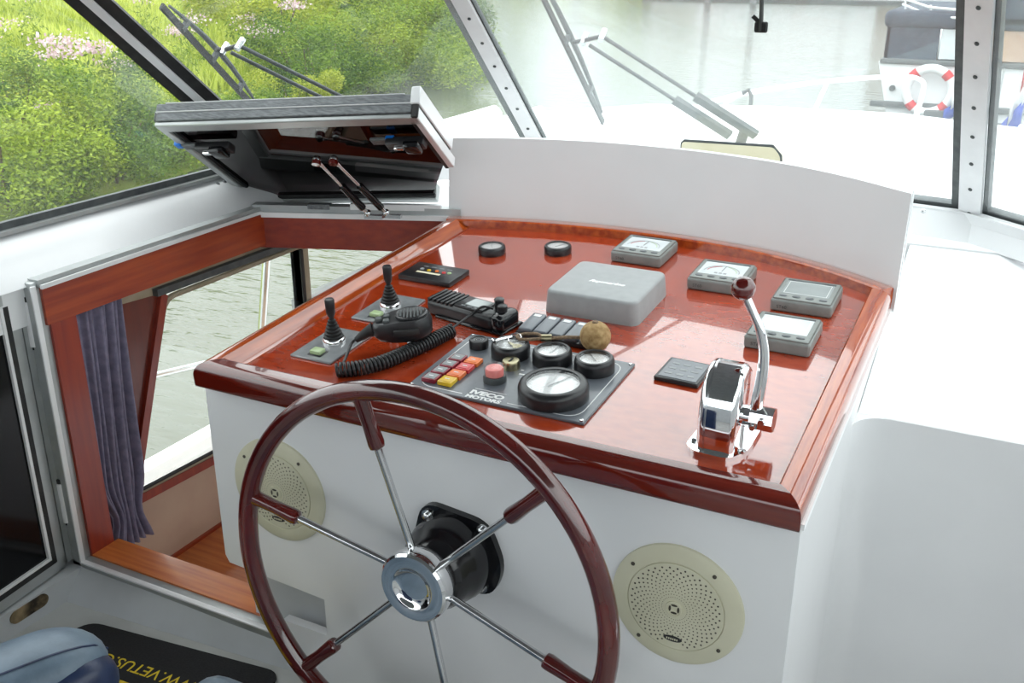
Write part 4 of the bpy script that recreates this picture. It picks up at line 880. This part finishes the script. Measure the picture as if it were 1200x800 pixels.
# ------------------------------------------------------------------ mat, seat
t = thing('door_mat', 'black rubber mat with yellow lettering on the cockpit sole', 'mat', T(-1.25, .95, ZF))
b = MB(); b.prism(rounded_loop([(-1.505, 1.088), (-1.06, 1.142), (-1.02, .62), (-1.55, .62)], .035, 6), ZF, ZF+.006); obj('mat_sheet', b, 'mat', t)
text('lettering', 'WWW.VETUS.COM', .036, T(-1.293, 1.030, ZF+.0062) @ RZ(PI+.07), 'yellow', t, .0003, world=True)
b = MB(); b.prism([(-1.44, .985), (-1.08, 1.0), (-1.05, .70), (-1.47, .66)], ZF+.006, ZF+.0066); obj('yellow_field', b, 'yellow', t)
t = thing('helm_chair', 'blue leather helm seat with padded armrest in the lower left', 'chair', T(-.95, .45, ZF))
# armrest: stadium section pad running fore and aft
def pad(pts_sections, n=20):
    vs = []; fs = []
    for (c, rx, rz, dv) in pts_sections:
        c = Vector(c); dv = Vector(dv).normalized(); sx = dv.cross(Vector((0, 0, 1))).normalized(); up = sx.cross(dv)
        for k in range(n):
            a = 2*PI*k/n; ca, sa = math.cos(a), math.sin(a); e = .7
            vs.append(tuple(c+sx*rx*math.copysign(abs(ca)**e, ca)+up*rz*math.copysign(abs(sa)**e, sa)))
    m_ = len(pts_sections)
    for i in range(m_-1):
        for k in range(n): fs.append((i*n+k, i*n+(k+1) % n, (i+1)*n+(k+1) % n, (i+1)*n+k))
    fs += [tuple(range(n-1, -1, -1)), tuple((m_-1)*n+k for k in range(n))]
    return MB().add(vs, fs)
def armrest(e, d0, L, rx, rz):
    e = Vector(e); d0 = Vector(d0).normalized(); secs = []
    for f in (0., .04, .12, .25, .42, .62, .85, 1.): 
        x_ = f*rx*1.4; k = math.sqrt(max(.003, 1-(1-f)**2)); secs.append((e-d0*x_, rx*k, rz*k, d0))
    secs.append((e-d0*L, rx, rz, d0)); return pad(secs)
adir = Vector((.42, .90, 0)).normalized(); ae = Vector((-.997, .740, -.886))
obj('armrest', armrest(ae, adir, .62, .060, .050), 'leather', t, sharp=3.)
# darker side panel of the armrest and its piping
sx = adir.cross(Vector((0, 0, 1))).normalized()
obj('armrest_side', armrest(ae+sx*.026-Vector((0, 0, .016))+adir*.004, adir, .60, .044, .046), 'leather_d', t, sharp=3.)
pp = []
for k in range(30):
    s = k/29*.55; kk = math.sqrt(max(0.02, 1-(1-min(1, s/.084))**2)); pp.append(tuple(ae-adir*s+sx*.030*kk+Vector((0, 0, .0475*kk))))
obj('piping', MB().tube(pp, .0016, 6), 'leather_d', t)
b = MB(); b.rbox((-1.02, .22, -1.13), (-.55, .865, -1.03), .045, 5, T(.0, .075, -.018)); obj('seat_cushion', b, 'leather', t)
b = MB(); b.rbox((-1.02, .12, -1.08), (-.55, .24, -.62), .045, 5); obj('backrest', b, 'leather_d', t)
b = MB(); b.cyl((-.8, .5, ZF), (-.8, .5, -1.12), .05).cyl((-.8, .5, ZF), (-.8, .5, ZF+.02), .16, n=32); obj('pedestal', b, 'steel', t)

# ------------------------------------------------------------------ outside: coachroof, rails
bow = [(-2.05, 1.2), (-2.08, 2.2), (-2.07, 2.9), (-1.999, 3.507), (-1.808, 3.864), (-1.493, 4.253), (-1.011, 4.44), (-.453, 4.474), (.0, 4.291), (.42, 3.9), (.70, 3.3), (.86, 2.6), (.92, 1.2)]
b = MB(); inner = [(.66, 1.2), (.62, 1.75), (-.06, 2.37), (-1.15, 2.56), (-1.76, 2.06), (-1.80, 1.2)]
b.prism(bow+inner, -.665, -.62)
struct('trim_15', b, 'white_deck', 'white coachroof ahead of the windscreen', cat='deck')
b = MB(); b.prism([(-2.36, -1.5), (-2.36, 2.5), (-2.30, 4.5), (-1.70, 6.2), (-.6, 7.3), (.5, 6.2), (1.1, 4.5), (1.16, -1.5), (1.0, -1.5), (.95, 4.0), (-.6, 4.9), (-1.8, 4.0), (-1.85, -1.5)], -1.66, -1.60); struct('trim_16', b, 'white_deck', 'white side deck of the boat', cat='deck')
b = MB(); b.tube([(-2.34, -1.5, -1.56), (-2.34, 2.5, -1.57), (-2.28, 4.5, -1.5), (-1.70, 6.2, -1.4), (-.6, 7.3, -1.3)], .045, 8); struct('trim_17', b, 'white_deck', 'white gunwale along the side deck', cat='gunwale')
b = MB(); b.prism([(-2.30, -1.5), (-2.30, 2.5), (-2.24, 4.5), (-1.66, 6.1), (-.6, 7.2), (.5, 6.1), (1.06, 4.5), (1.1, -1.5)], -2.5, -1.66); struct('trim_18', b, 'boatwhite', 'white hull of the boat', cat='hull')
for i, ((x0, y0), (x1, y1)) in enumerate((((-1.771, 2.85), (-1.781, 3.37)), ((-1.62, 2.80), (-1.625, 3.44)))):
    o = obj('deck_handrail', MB().tube([(x0, y0, -.62), (x0, y0, -.565), (x0, y0+.02, -.55), (x1, y1-.02, -.55), (x1, y1, -.565), (x1, y1, -.62)], .020, 10), 'boatwhite')
    tag(o, ('outer' if i == 0 else 'inner')+' white handrail on the coachroof left of the centre post', 'handrail', 'coachroof handrails')
rl = thing('side_guard_rail', 'steel guard rail on the side deck seen through the cabin window', 'rail', T(-2.3, 2.4, -1.6))
obj('lower_rail', MB().tube([(-2.3, .2, -.995), (-2.3, 1.9, -1.205), (-2.3, 2.3, -1.278), (-2.3, 2.52, -1.30)], .010, 10), 'steel', rl)
for y in (2.56, 1.0): obj('stanchion', MB().cyl((-2.32, y-.07, -1.60), (-2.29, y+.05, -.95), .014), 'steel', rl)
obj('top_rail', MB().tube([(-2.29, .2, -.93), (-2.29, 2.5, -.95), (-2.2, 4.4, -.98)], .013, 10), 'steel', rl)
rl = thing('bow_rail', 'white steel pulpit rail curving round the foredeck', 'rail', T(-1., 4.4, -.62))
def sc(p, k): return (p[0]*k, p[1]*k, p[2]*k)
K = 1.42
rp_ = [(-.925, 3.167, -.45), (-.881, 3.469, -.45), (-.785, 3.76, -.45), (-.690, 3.978, -.45), (-.56, 4.17, -.45), (-.435, 4.264, -.45), (-.375, 4.17, -.455), (-.346, 3.93, -.463), (-.325, 3.60, -.49), (-.318, 3.42, -.535)]
rp_ = [sc(p, K) for p in rp_]
obj('top_rail', MB().tube(bez(rp_, 5), .013, 10), 'boatwhite', rl)
obj('stanchion', MB().cyl(sc((-.690, 3.978, -.45), K), sc((-.690, 3.72, -.555), K), .012), 'boatwhite', rl)
obj('stanchion', MB().cyl(sc((-.885, 3.45, -.45), K), sc((-.91, 3.36, -.47), K), .010), 'boatwhite', rl)
obj('rope_turn', MB().tube([sc((-.875+.0, 3.45, -.445), K), sc((-.86, 3.47, -.435), K), sc((-.845, 3.45, -.455), K), sc((-.84, 3.43, -.49), K)], .010, 8), 'seal', rl)
obj('right_rail', MB().tube([(-.02, 5.0, -.72), (.35, 4.8, -.74), (.8, 4.2, -.76), (1.05, 3.0, -.76)], .013, 10), 'boatwhite', rl)
obj('stanchion', MB().cyl((.15, 4.92, -.73), (.14, 4.95, -1.1), .012), 'boatwhite', rl)

# ------------------------------------------------------------------ water and bank
b = MB(); b.add([(-160, -40, -2.3), (120, -40, -2.3), (120, 200, -2.3), (-160, 200, -2.3)], [(0, 1, 2, 3)]); struct('trim_19', b, 'water', 'still grey green canal water', cat='water', smooth=False)
ey_ = [-15, 5.6, 8.7, 13, 17, 22.5, 27, 33, 50, 90]; ex_ = [-7.2, -7.7, -8.3, -9.6, -11.0, -13.4, -17.0, -23, -42, -90]
def edge(y): return np.interp(y, ey_, ex_)
def gh(x, y):
    d = edge(y)-x
    return np.where(d < 0, -2.45+np.maximum(d, -1)*.3, -2.33+np.minimum(d, 1.2)*.30+np.clip(d-1.2, 0, 8)*.09+np.clip(d-9.2, 0, 60)*.02)+.06*np.sin(x*1.3)*np.cos(y*.9)*(d > .6)
ys = np.concatenate([np.linspace(-12, 30, 85), np.linspace(31, 95, 40)]); ds = np.concatenate([np.linspace(-.6, 4, 16), np.linspace(4.6, 16, 18), np.linspace(18, 75, 14)])
YY, DD = np.meshgrid(ys, ds, indexing='ij'); XX = edge(YY)-DD; ZZ = gh(XX, YY)
b = MB(); nd = len(ds); b.v = [tuple(map(float, p)) for p in zip(XX.ravel(), YY.ravel(), ZZ.ravel())]
b.f = [(i*nd+j, i*nd+j+1, (i+1)*nd+j+1, (i+1)*nd+j) for i in range(len(ys)-1) for j in range(nd-1)]
struct('trim_20', b, 'ground', 'sloping green meadow bank beside the canal', cat='bank', sharp=3.)

rng = np.random.default_rng(3)
def npmesh(name, V, F, material):
    me = bpy.data.meshes.new(name); nf = len(F); k = F.shape[1]
    me.vertices.add(len(V)); me.vertices.foreach_set('co', V.astype(np.float32).ravel())
    me.loops.add(nf*k); me.loops.foreach_set('vertex_index', F.astype(np.int32).ravel())
    me.polygons.add(nf); me.polygons.foreach_set('loop_start', np.arange(0, nf*k, k, dtype=np.int32))
    me.update(calc_edges=True); me.materials.append(M[material]); return me
def leaves(C, size, aspect=.5, up=.0):
    n = len(C); d = rng.normal(size=(n, 3)); d[:, 2] = d[:, 2]*.7+up; d /= np.linalg.norm(d, axis=1)[:, None]
    e = rng.normal(size=(n, 3)); e -= d*(e*d).sum(1)[:, None]; e /= np.linalg.norm(e, axis=1)[:, None]
    s = size*rng.uniform(.6, 1.3, n)[:, None]
    V = np.stack([C-d*s, C+e*s*aspect, C+d*s, C-e*s*aspect], 1).reshape(-1, 3); return V, np.arange(4*n).reshape(n, 4)
# grass (stuff)
NG = 120000
yy = 3+rng.beta(1.15, 1.9, NG)*60; dist = np.maximum(6., yy); dd_ = rng.uniform(.15, 1, NG)**1.2*(7+yy*.62); xx = edge(yy)-dd_
zz = gh(xx, yy); hgt = (.16+.20*rng.random(NG))*(.8+dist/26); wd = (.010+.0016*dist)
a = rng.uniform(0, PI, NG); lean = rng.normal(0, .28, (NG, 2))
base = np.stack([xx, yy, zz-.03], 1); w_ = np.stack([np.cos(a)*wd, np.sin(a)*wd, 0*a], 1)
tip = base+np.stack([lean[:, 0]*hgt, lean[:, 1]*hgt, hgt], 1)
V = np.stack([base-w_, base+w_, tip], 1).reshape(-1, 3); F = np.arange(3*NG).reshape(NG, 3)
go = bpy.data.objects.new('meadow_grass', npmesh('meadow_grass', V, F, 'grass')); COL.objects.link(go); tag(go, 'tall pale green grass covering the canal bank', 'grass', kind='stuff')
# shrubs: three foliage meshes
def foliage(n, seed, leafsize, lobes=14, low=False):
    global rng
    rng = np.random.default_rng(seed); cs = rng.normal(size=(lobes, 3))*np.array([.42, .42, .25])+np.array([0, 0, .5]); cs[:, 2] = np.clip(cs[:, 2], .15, .95)
    k = rng.integers(0, lobes, n); r = rng.uniform(.16, .34, lobes)
    p = rng.normal(size=(n, 3)); p /= np.linalg.norm(p, axis=1)[:, None]; p *= (rng.random(n)**.45*(1+.35*rng.random(n)**5))[:, None]*r[k][:, None]
    C = cs[k]+p; C[:, 2] = np.abs(C[:, 2]); return leaves(C, leafsize, .42, .2)
FM = [npmesh('foliage', *foliage(24000, 11, .018), 'leaf_a'), npmesh('foliage', *foliage(24000, 12, .016, 18), 'leaf_b'), npmesh('foliage', *foliage(20000, 13, .019, 10), 'leaf_c')]
sb = MB()
for k in range(7):
    a = k*.9; sb.tube([(.03*math.cos(a), .03*math.sin(a), -.1), (.15*math.cos(a), .15*math.sin(a), .3), (.3*math.cos(a+.2), .3*math.sin(a+.2), .65)], [.018, .012, .005], 6)
stem_o = obj('stem', sb, 'bark'); stem_me = stem_o.data; bpy.data.objects.remove(stem_o)
kinds = ['bright green bushy shrub', 'dark green leafy shrub', 'yellow green loose shrub']
spots = [  # d from edge, y, size, kind, where
 (.5, 6.0, 1.5, 0, 'at the waterline by the left edge of the side window'), (.45, 7.3, 1.35, 1, 'at the waterline low in the side window'), (.5, 8.6, 1.3, 0, 'overhanging the water left of the hatch lid'),
 (.35, 9.8, 1.1, 1, 'at the waterline just behind the hatch lid corner'), (1.7, 7.2, 1.5, 1, 'second row behind the low side window shrubs'), 
 (.6, 13.2, 1.9, 1, 'on the bank behind the left wiper arms'), (.4, 15.2, 2.0, 0, 'on the bank right of the left wiper'), (.4, 17.4, 2.3, 1, 'tall on the bank near the water bend'),
 (.5, 19.6, 2.6, 0, 'tall at the waterline right of the bank'), (.7, 22.0, 2.9, 2, 'at the far end of the bank next to the left post'), (.5, 25.0, 3.0, 1, 'last of the bank shrubs before open water'), (2.8, 16.0, 2.2, 2, 'behind the shrubs at the water bend'),
 (2.6, 19.5, 2.8, 1, 'dark one above the meadow near the post'), (3.4, 24.0, 3.4, 0, 'rear one high at the top of the bank'), (.3, 11.5, .9, 2, 'low one at the waterline behind the lid'),
 (10.5, 19.0, 2.6, 0, 'high in the meadow behind the corner post'), (1.2, 29.0, 3.4, 1, 'beyond the bend at the top of the picture')]
for i, (d, y, s, k, wh_) in enumerate(spots):
    x = float(edge(y))-d; z = float(gh(np.array(x), np.array(y)))
    t = thing('shrub', kinds[k]+' '+wh_, 'shrub', T(x, y, z-.14*s) @ RZ(i*1.7) @ Matrix.Diagonal((s*1.05, s, s*(.85 if i < 9 else .9), 1)), 'shrubs on the canal bank')
    for nm, me in (('foliage', FM[k]), ('stem', stem_me)):
        o = bpy.data.objects.new(nm, me); COL.objects.link(o); o.parent = t
# flowering plants
rng = np.random.default_rng(5)
def flower_mesh(col, n, sp):
    c = rng.normal(size=(n, 3))*np.array([sp, sp, sp*.35])+np.array([0, 0, .9]); V, F = leaves(c, .020, .8); return npmesh('flower_head', V, F, col)
FL = [flower_mesh('petal', 170, .11), flower_mesh('petal', 90, .15), flower_mesh('petal_y', 60, .09)]
lc = rng.normal(size=(260, 3))*np.array([.10, .10, .22])+np.array([0, 0, .5]); lf = npmesh('stem_leaves', *leaves(lc, .04, .3, .6), 'leaf_a')
fsp = [(1.3, 7.7, 1.0, 0), (1.15, 8.1, 1.05, 0), (1.0, 8.35, .9, 0), (1.5, 7.9, 1.1, 0), (2.3, 6.2, .9, 1), (2.9, 8.0, 1.1, 1), (1.1, 6.2, .7, 1), (.9, 7.0, .6, 0), (3.2, 13.5, 1.1, 0), (3.8, 14.2, 1.1, 0), (3.0, 14.6, 1.0, 1), (4.2, 13.2, 1.0, 1),
       (2.2, 13.8, .9, 1), (1.6, 13.0, .9, 1), (1.5, 14.5, 1.2, 0), (2.0, 16.8, 1.3, 1), (1.3, 12.6, .9, 1), (3.5, 17.5, 1.4, 0), (5.5, 11.5, 1., 1), (6.2, 10.2, 1.1, 1), (6.5, 11.4, 1.2, 2), (4.8, 8.8, 1., 1), (4.2, 9.6, .9, 1), (1.8, 10.8, .9, 0), (2.2, 11.8, 1., 1)]
fl_lab = ['pink flower head in the clump behind the side window, its front one', 'pink flower head second from the front in the side window clump', 'low pink flower head at the right end of the side window clump', 'tallest pink flower head rising over the side window clump',
 'loose pale flower head at the far left of the side window', 'pale flower head up the slope behind the side window clump', 'small pale flower head by the water at the far left', 'tiny pink flower head close to the water below the pink clump',
 'pink flower head in the meadow right of the left wiper blade, nearest one', 'pink flower head topmost of the cluster right of the left wiper blade', 'pale flower head at the back of the cluster right of the left wiper', 'pale flower head highest up the slope above the left wiper',
 'pale flower head just above the left wiper link', 'pale flower head between the two left wiper arms', 'pink flower head under the left wiper arms', 'pale flower head near the shrubs at the water bend', 'pale flower head low over the hatch lid edge', 'pink flower head far up the meadow behind the shrubs',
 'pale flower head left of the black corner post in the high meadow', 'pale flower head upper left of the corner post', 'yellow flower head high in the meadow left of the corner post', 'pale flower head in the grass midway up the side window', 'pale flower head in the grass nearer the corner post', 'pink flower head in the grass just over the hatch lid left corner', 'pale flower head in the grass beside the left wiper blade']
for i, (d, y, s, k) in enumerate(fsp):
    x = float(edge(y))-d; z = float(gh(np.array(x), np.array(y)))
    t = thing('flowering_plant', fl_lab[i], 'flower', T(x, y, z) @ RZ(i) @ Matrix.Diagonal((s, s, s*1.05, 1)), 'pink wild flowers on the bank' if k < 2 else None)
    for nm, me in (('flower_head', FL[k]), ('stem_leaves', lf)):
        o = bpy.data.objects.new(nm, me); COL.objects.link(o); o.parent = t

# ------------------------------------------------------------------ moored boat
t = thing('moored_boat', 'white motor cruiser with navy canopy moored across the water at right', 'boat', T(.4, 17, -2.3))
secs = []
def hull(x0, x1, y0, y1, z0, z1):
    vs = []; fs = []; n = 7
    for i in range(n):
        f = i/(n-1); y = y0+(y1-y0)*f; k = 1-.75*max(0, f-.5)**1.6*2; cx = (x0+x1)/2; w = (x1-x0)/2*k
        vs += [(cx-w*.86, y, z0), (cx+w*.86, y, z0), (cx+w, y, z1+.3*f), (cx-w, y, z1+.3*f)]
    for i in range(n-1):
        for q in range(4): fs.append((i*4+q, i*4+(q+1) % 4, i*4+4+(q+1) % 4, i*4+4+q))
    fs += [(0, 1, 2, 3), tuple((n-1)*4+q for q in (3, 2, 1, 0))]; return MB().add(vs, fs)
obj('hull', hull(-1.95, 2.1, 15.0, 24, -2.45, -1.40), 'boatwhite', t)
obj('rubbing_strake', MB().rbox((-1.99, 14.93, -2.0), (2.14, 15.02, -1.92), .02, 2), 'fender', t)
obj('transom_top', MB().rbox((-1.93, 14.96, -1.42), (2.1, 15.2, -1.35), .02, 2), 'fender', t)
obj('swim_platform', MB().rbox((-1.8, 14.3, -2.22), (1.9, 15.0, -2.12), .03, 2), 'fender', t)
cv = obj('canopy', MB().rbox((-1.90, 15.05, -1.36), (-1.22, 15.12, -.92), .01, 1).rbox((-1.90, 15.05, -1.36), (-1.84, 18.0, -.92), .01, 1), 'navy', t, label='navy canvas canopy')
obj('canopy_roof', MB().rbox((-1.95, 15.0, -.95), (2.1, 18.2, -.72), .08, 3), 'navy', t)
obj('canopy_window', MB().rbox((-1.20, 15.06, -1.34), (-.80, 15.10, -.95), .005, 1), 'lcd', t)
obj('canopy_window', MB().rbox((-.78, 15.06, -1.34), (.4, 15.10, -.95), .005, 1), 'beige', t)
obj('wheelhouse', MB().rbox((-1.2, 18.2, -1.2), (1.6, 21.5, -.35), .1, 3), 'boatwhite', t)
obj('stern_pillar', MB().rbox((-.99, 14.97, -.85), (-.80, 15.4, -.30), .02, 2), 'boatwhite', t)
obj('orange_board', MB().rbox((-.78, 15.0, -.80), (-.66, 15.3, -.30), .02, 2), 'lamp_o', t)
obj('navy_panel', MB().rbox((-.62, 15.0, -.90), (2.0, 15.1, -.30), .02, 2), 'navy', t)
b = MB(); b.tube([(-1.78, 15.4, -.66), (-1.4, 15.1, -.78), (-1.05, 15.0, -.80)], .018, 8); b.tube([(-1.8, 15.4, -.58), (-1.4, 15.1, -.68), (-1.02, 15.0, -.70)], .018, 8)
for f in (0, .5, 1): b.cyl((-1.75+f*.7, 15.35-f*.35, -.60-f*.1), (-1.72+f*.7, 15.35-f*.35, -.80), .015)
obj('stern_rail', b, 'boatwhite', t)
obj('exhaust', MB().cyl((-1.72, 14.99, -1.74), (-1.72, 14.94, -1.74), .04), 'fender', t)
obj('boarding_ladder', MB().tube([(-.62, 14.9, -1.40), (-.62, 14.88, -2.15)], .014, 6).tube([(-.36, 14.9, -1.40), (-.38, 14.88, -2.15)], .014, 6), 'steel', t)
obj('outdrive', MB().rbox((-1.25, 14.75, -2.15), (-.95, 15.0, -1.98), .02, 2), 'fender', t)
# lifebuoy: own thing
LC = (-1.235, 14.86, -1.735)
t = thing('lifebuoy', 'white lifebuoy with red bands hung on the stern of the moored boat', 'lifebuoy', T(*LC))
b = MB(); b.tube([(LC[0]+.29*math.cos(2*PI*k/40), LC[1], LC[2]+.29*math.sin(2*PI*k/40)) for k in range(40)], .062, 12, True); obj('ring', b, 'boatwhite', t)
for k in range(4):
    a = PI/4+k*PI/2; b = MB(); b.tube([(LC[0]+.29*math.cos(a+q), LC[1], LC[2]+.29*math.sin(a+q)) for q in (-.17, -.06, .06, .17)], .065, 12); obj('red_band', b, 'flag_r', t)
def flag(name, label, x, y, z0, w, h, lean):
    t = thing(name, label, 'flag', T(x, y, z0))
    obj('flagstaff', MB().cyl((x, y, z0-.1), (x+lean, y, z0+h+.15), .012), 'steel', t)
    for k, mt in enumerate(('flag_b', 'flag_w', 'flag_r')):
        vs = []; n = 8
        for i in range(n+1):
            f = i/n
            for zz_ in (0, 1): vs.append((x+lean*(.2+k*.25)-w*f*(.9-.25*k), y-.03-.03*math.sin(f*8), z0+h*(k+zz_)/3-.28*f*h))
        o = obj('flag_stripe', MB().add(vs, [(i*2, i*2+2, i*2+3, i*2+1) for i in range(n)]), mt, t); o.modifiers.new('thickness', 'SOLIDIFY').thickness = .004
flag('stern_flag', 'limp red white and blue flag beside the lifebuoy', -.80, 14.75, -1.98, .24, .55, .08)
flag('large_flag', 'large red white and blue flag at the right edge', -.06, 12.5, -1.85, .22, 1.1, .06)

# ------------------------------------------------------------------ far side of the basin
t = thing('far_jetty', 'pale concrete jetty across the basin at the top of the view', 'jetty', T(-10, 54, -2.3))
obj('jetty_deck', MB().rbox((-19, 52.5, -2.20), (12, 56, -1.95), .03, 1), 'concrete', t); obj('jetty_edge', MB().rbox((-19, 52.3, -2.4), (12, 52.5, -2.1), .02, 1), 'fender', t)
for i, x in enumerate((-15.2, -12.9)):
    o = obj('mooring_pile', MB().lathe([(.16, -.5), (.16, 1.6), (.10, 1.75), (1e-6, 1.78)], 14, T(x, 51.4, -2.3)), 'post'); tag(o, ('left' if i == 0 else 'right')+' dark mooring pile standing before the far jetty', 'pile', 'mooring piles by the jetty')
t = thing('boathouse', 'brown rendered boathouse beyond the far jetty', 'building', T(-4, 62, -2))
obj('wall', MB().box((-8, 58, -2.3), (2, 66, 1.6)), 'brick', t); obj('roof', MB().prism([(57.5, 1.6), (66.5, 1.6), (62, 3.8)], -8.5, 2.5, Matrix(((0, 0, 1, 0), (1, 0, 0, 0), (0, 1, 0, 0), (0, 0, 0, 1)))), 'fender', t)
for k in range(4): obj('window', MB().box((-7+k*2.3, 57.94, -.9), (-5.8+k*2.3, 58.02, .4)), 'lcd_dark', t)
t = thing('white_cruiser', 'white cruiser lying along the far jetty', 'boat', T(-14, 57.5, -2.3)); obj('hull', MB().rbox((-20, 56.3, -2.4), (-9.5, 59, -.9), .2, 3), 'boatwhite', t); obj('cabin', MB().rbox((-17.5, 56.8, -.9), (-12, 58.6, .3), .2, 3), 'boatwhite', t)
for i, (x, y, s) in enumerate(((-62, 74, 8), (-43, 78, 8), (-24, 74, 7.), (-82, 66, 8))):
    t = thing('tree', 'broad green tree beyond the basin, %s of the row' % ('leftmost but one', 'second from the right', 'rightmost', 'leftmost')[i], 'tree', T(x, y, -2.0) @ RZ(i) @ Matrix.Diagonal((s, s, s, 1)), 'trees beyond the basin')
    for nm, me in (('crown', FM[i % 2]), ('trunk', stem_me)):
        o = bpy.data.objects.new(nm, me); COL.objects.link(o); o.parent = t
b = MB(); b.box((-80, 60, -2.4), (40, 110, -1.9)); struct('trim_21', b, 'ground', 'far grassy shore', cat='bank')

# ------------------------------------------------------------------ lift everything so that the cockpit sole is at zero
for o in list(S.objects):
    if o.parent is None: o.location.z += FLOOR
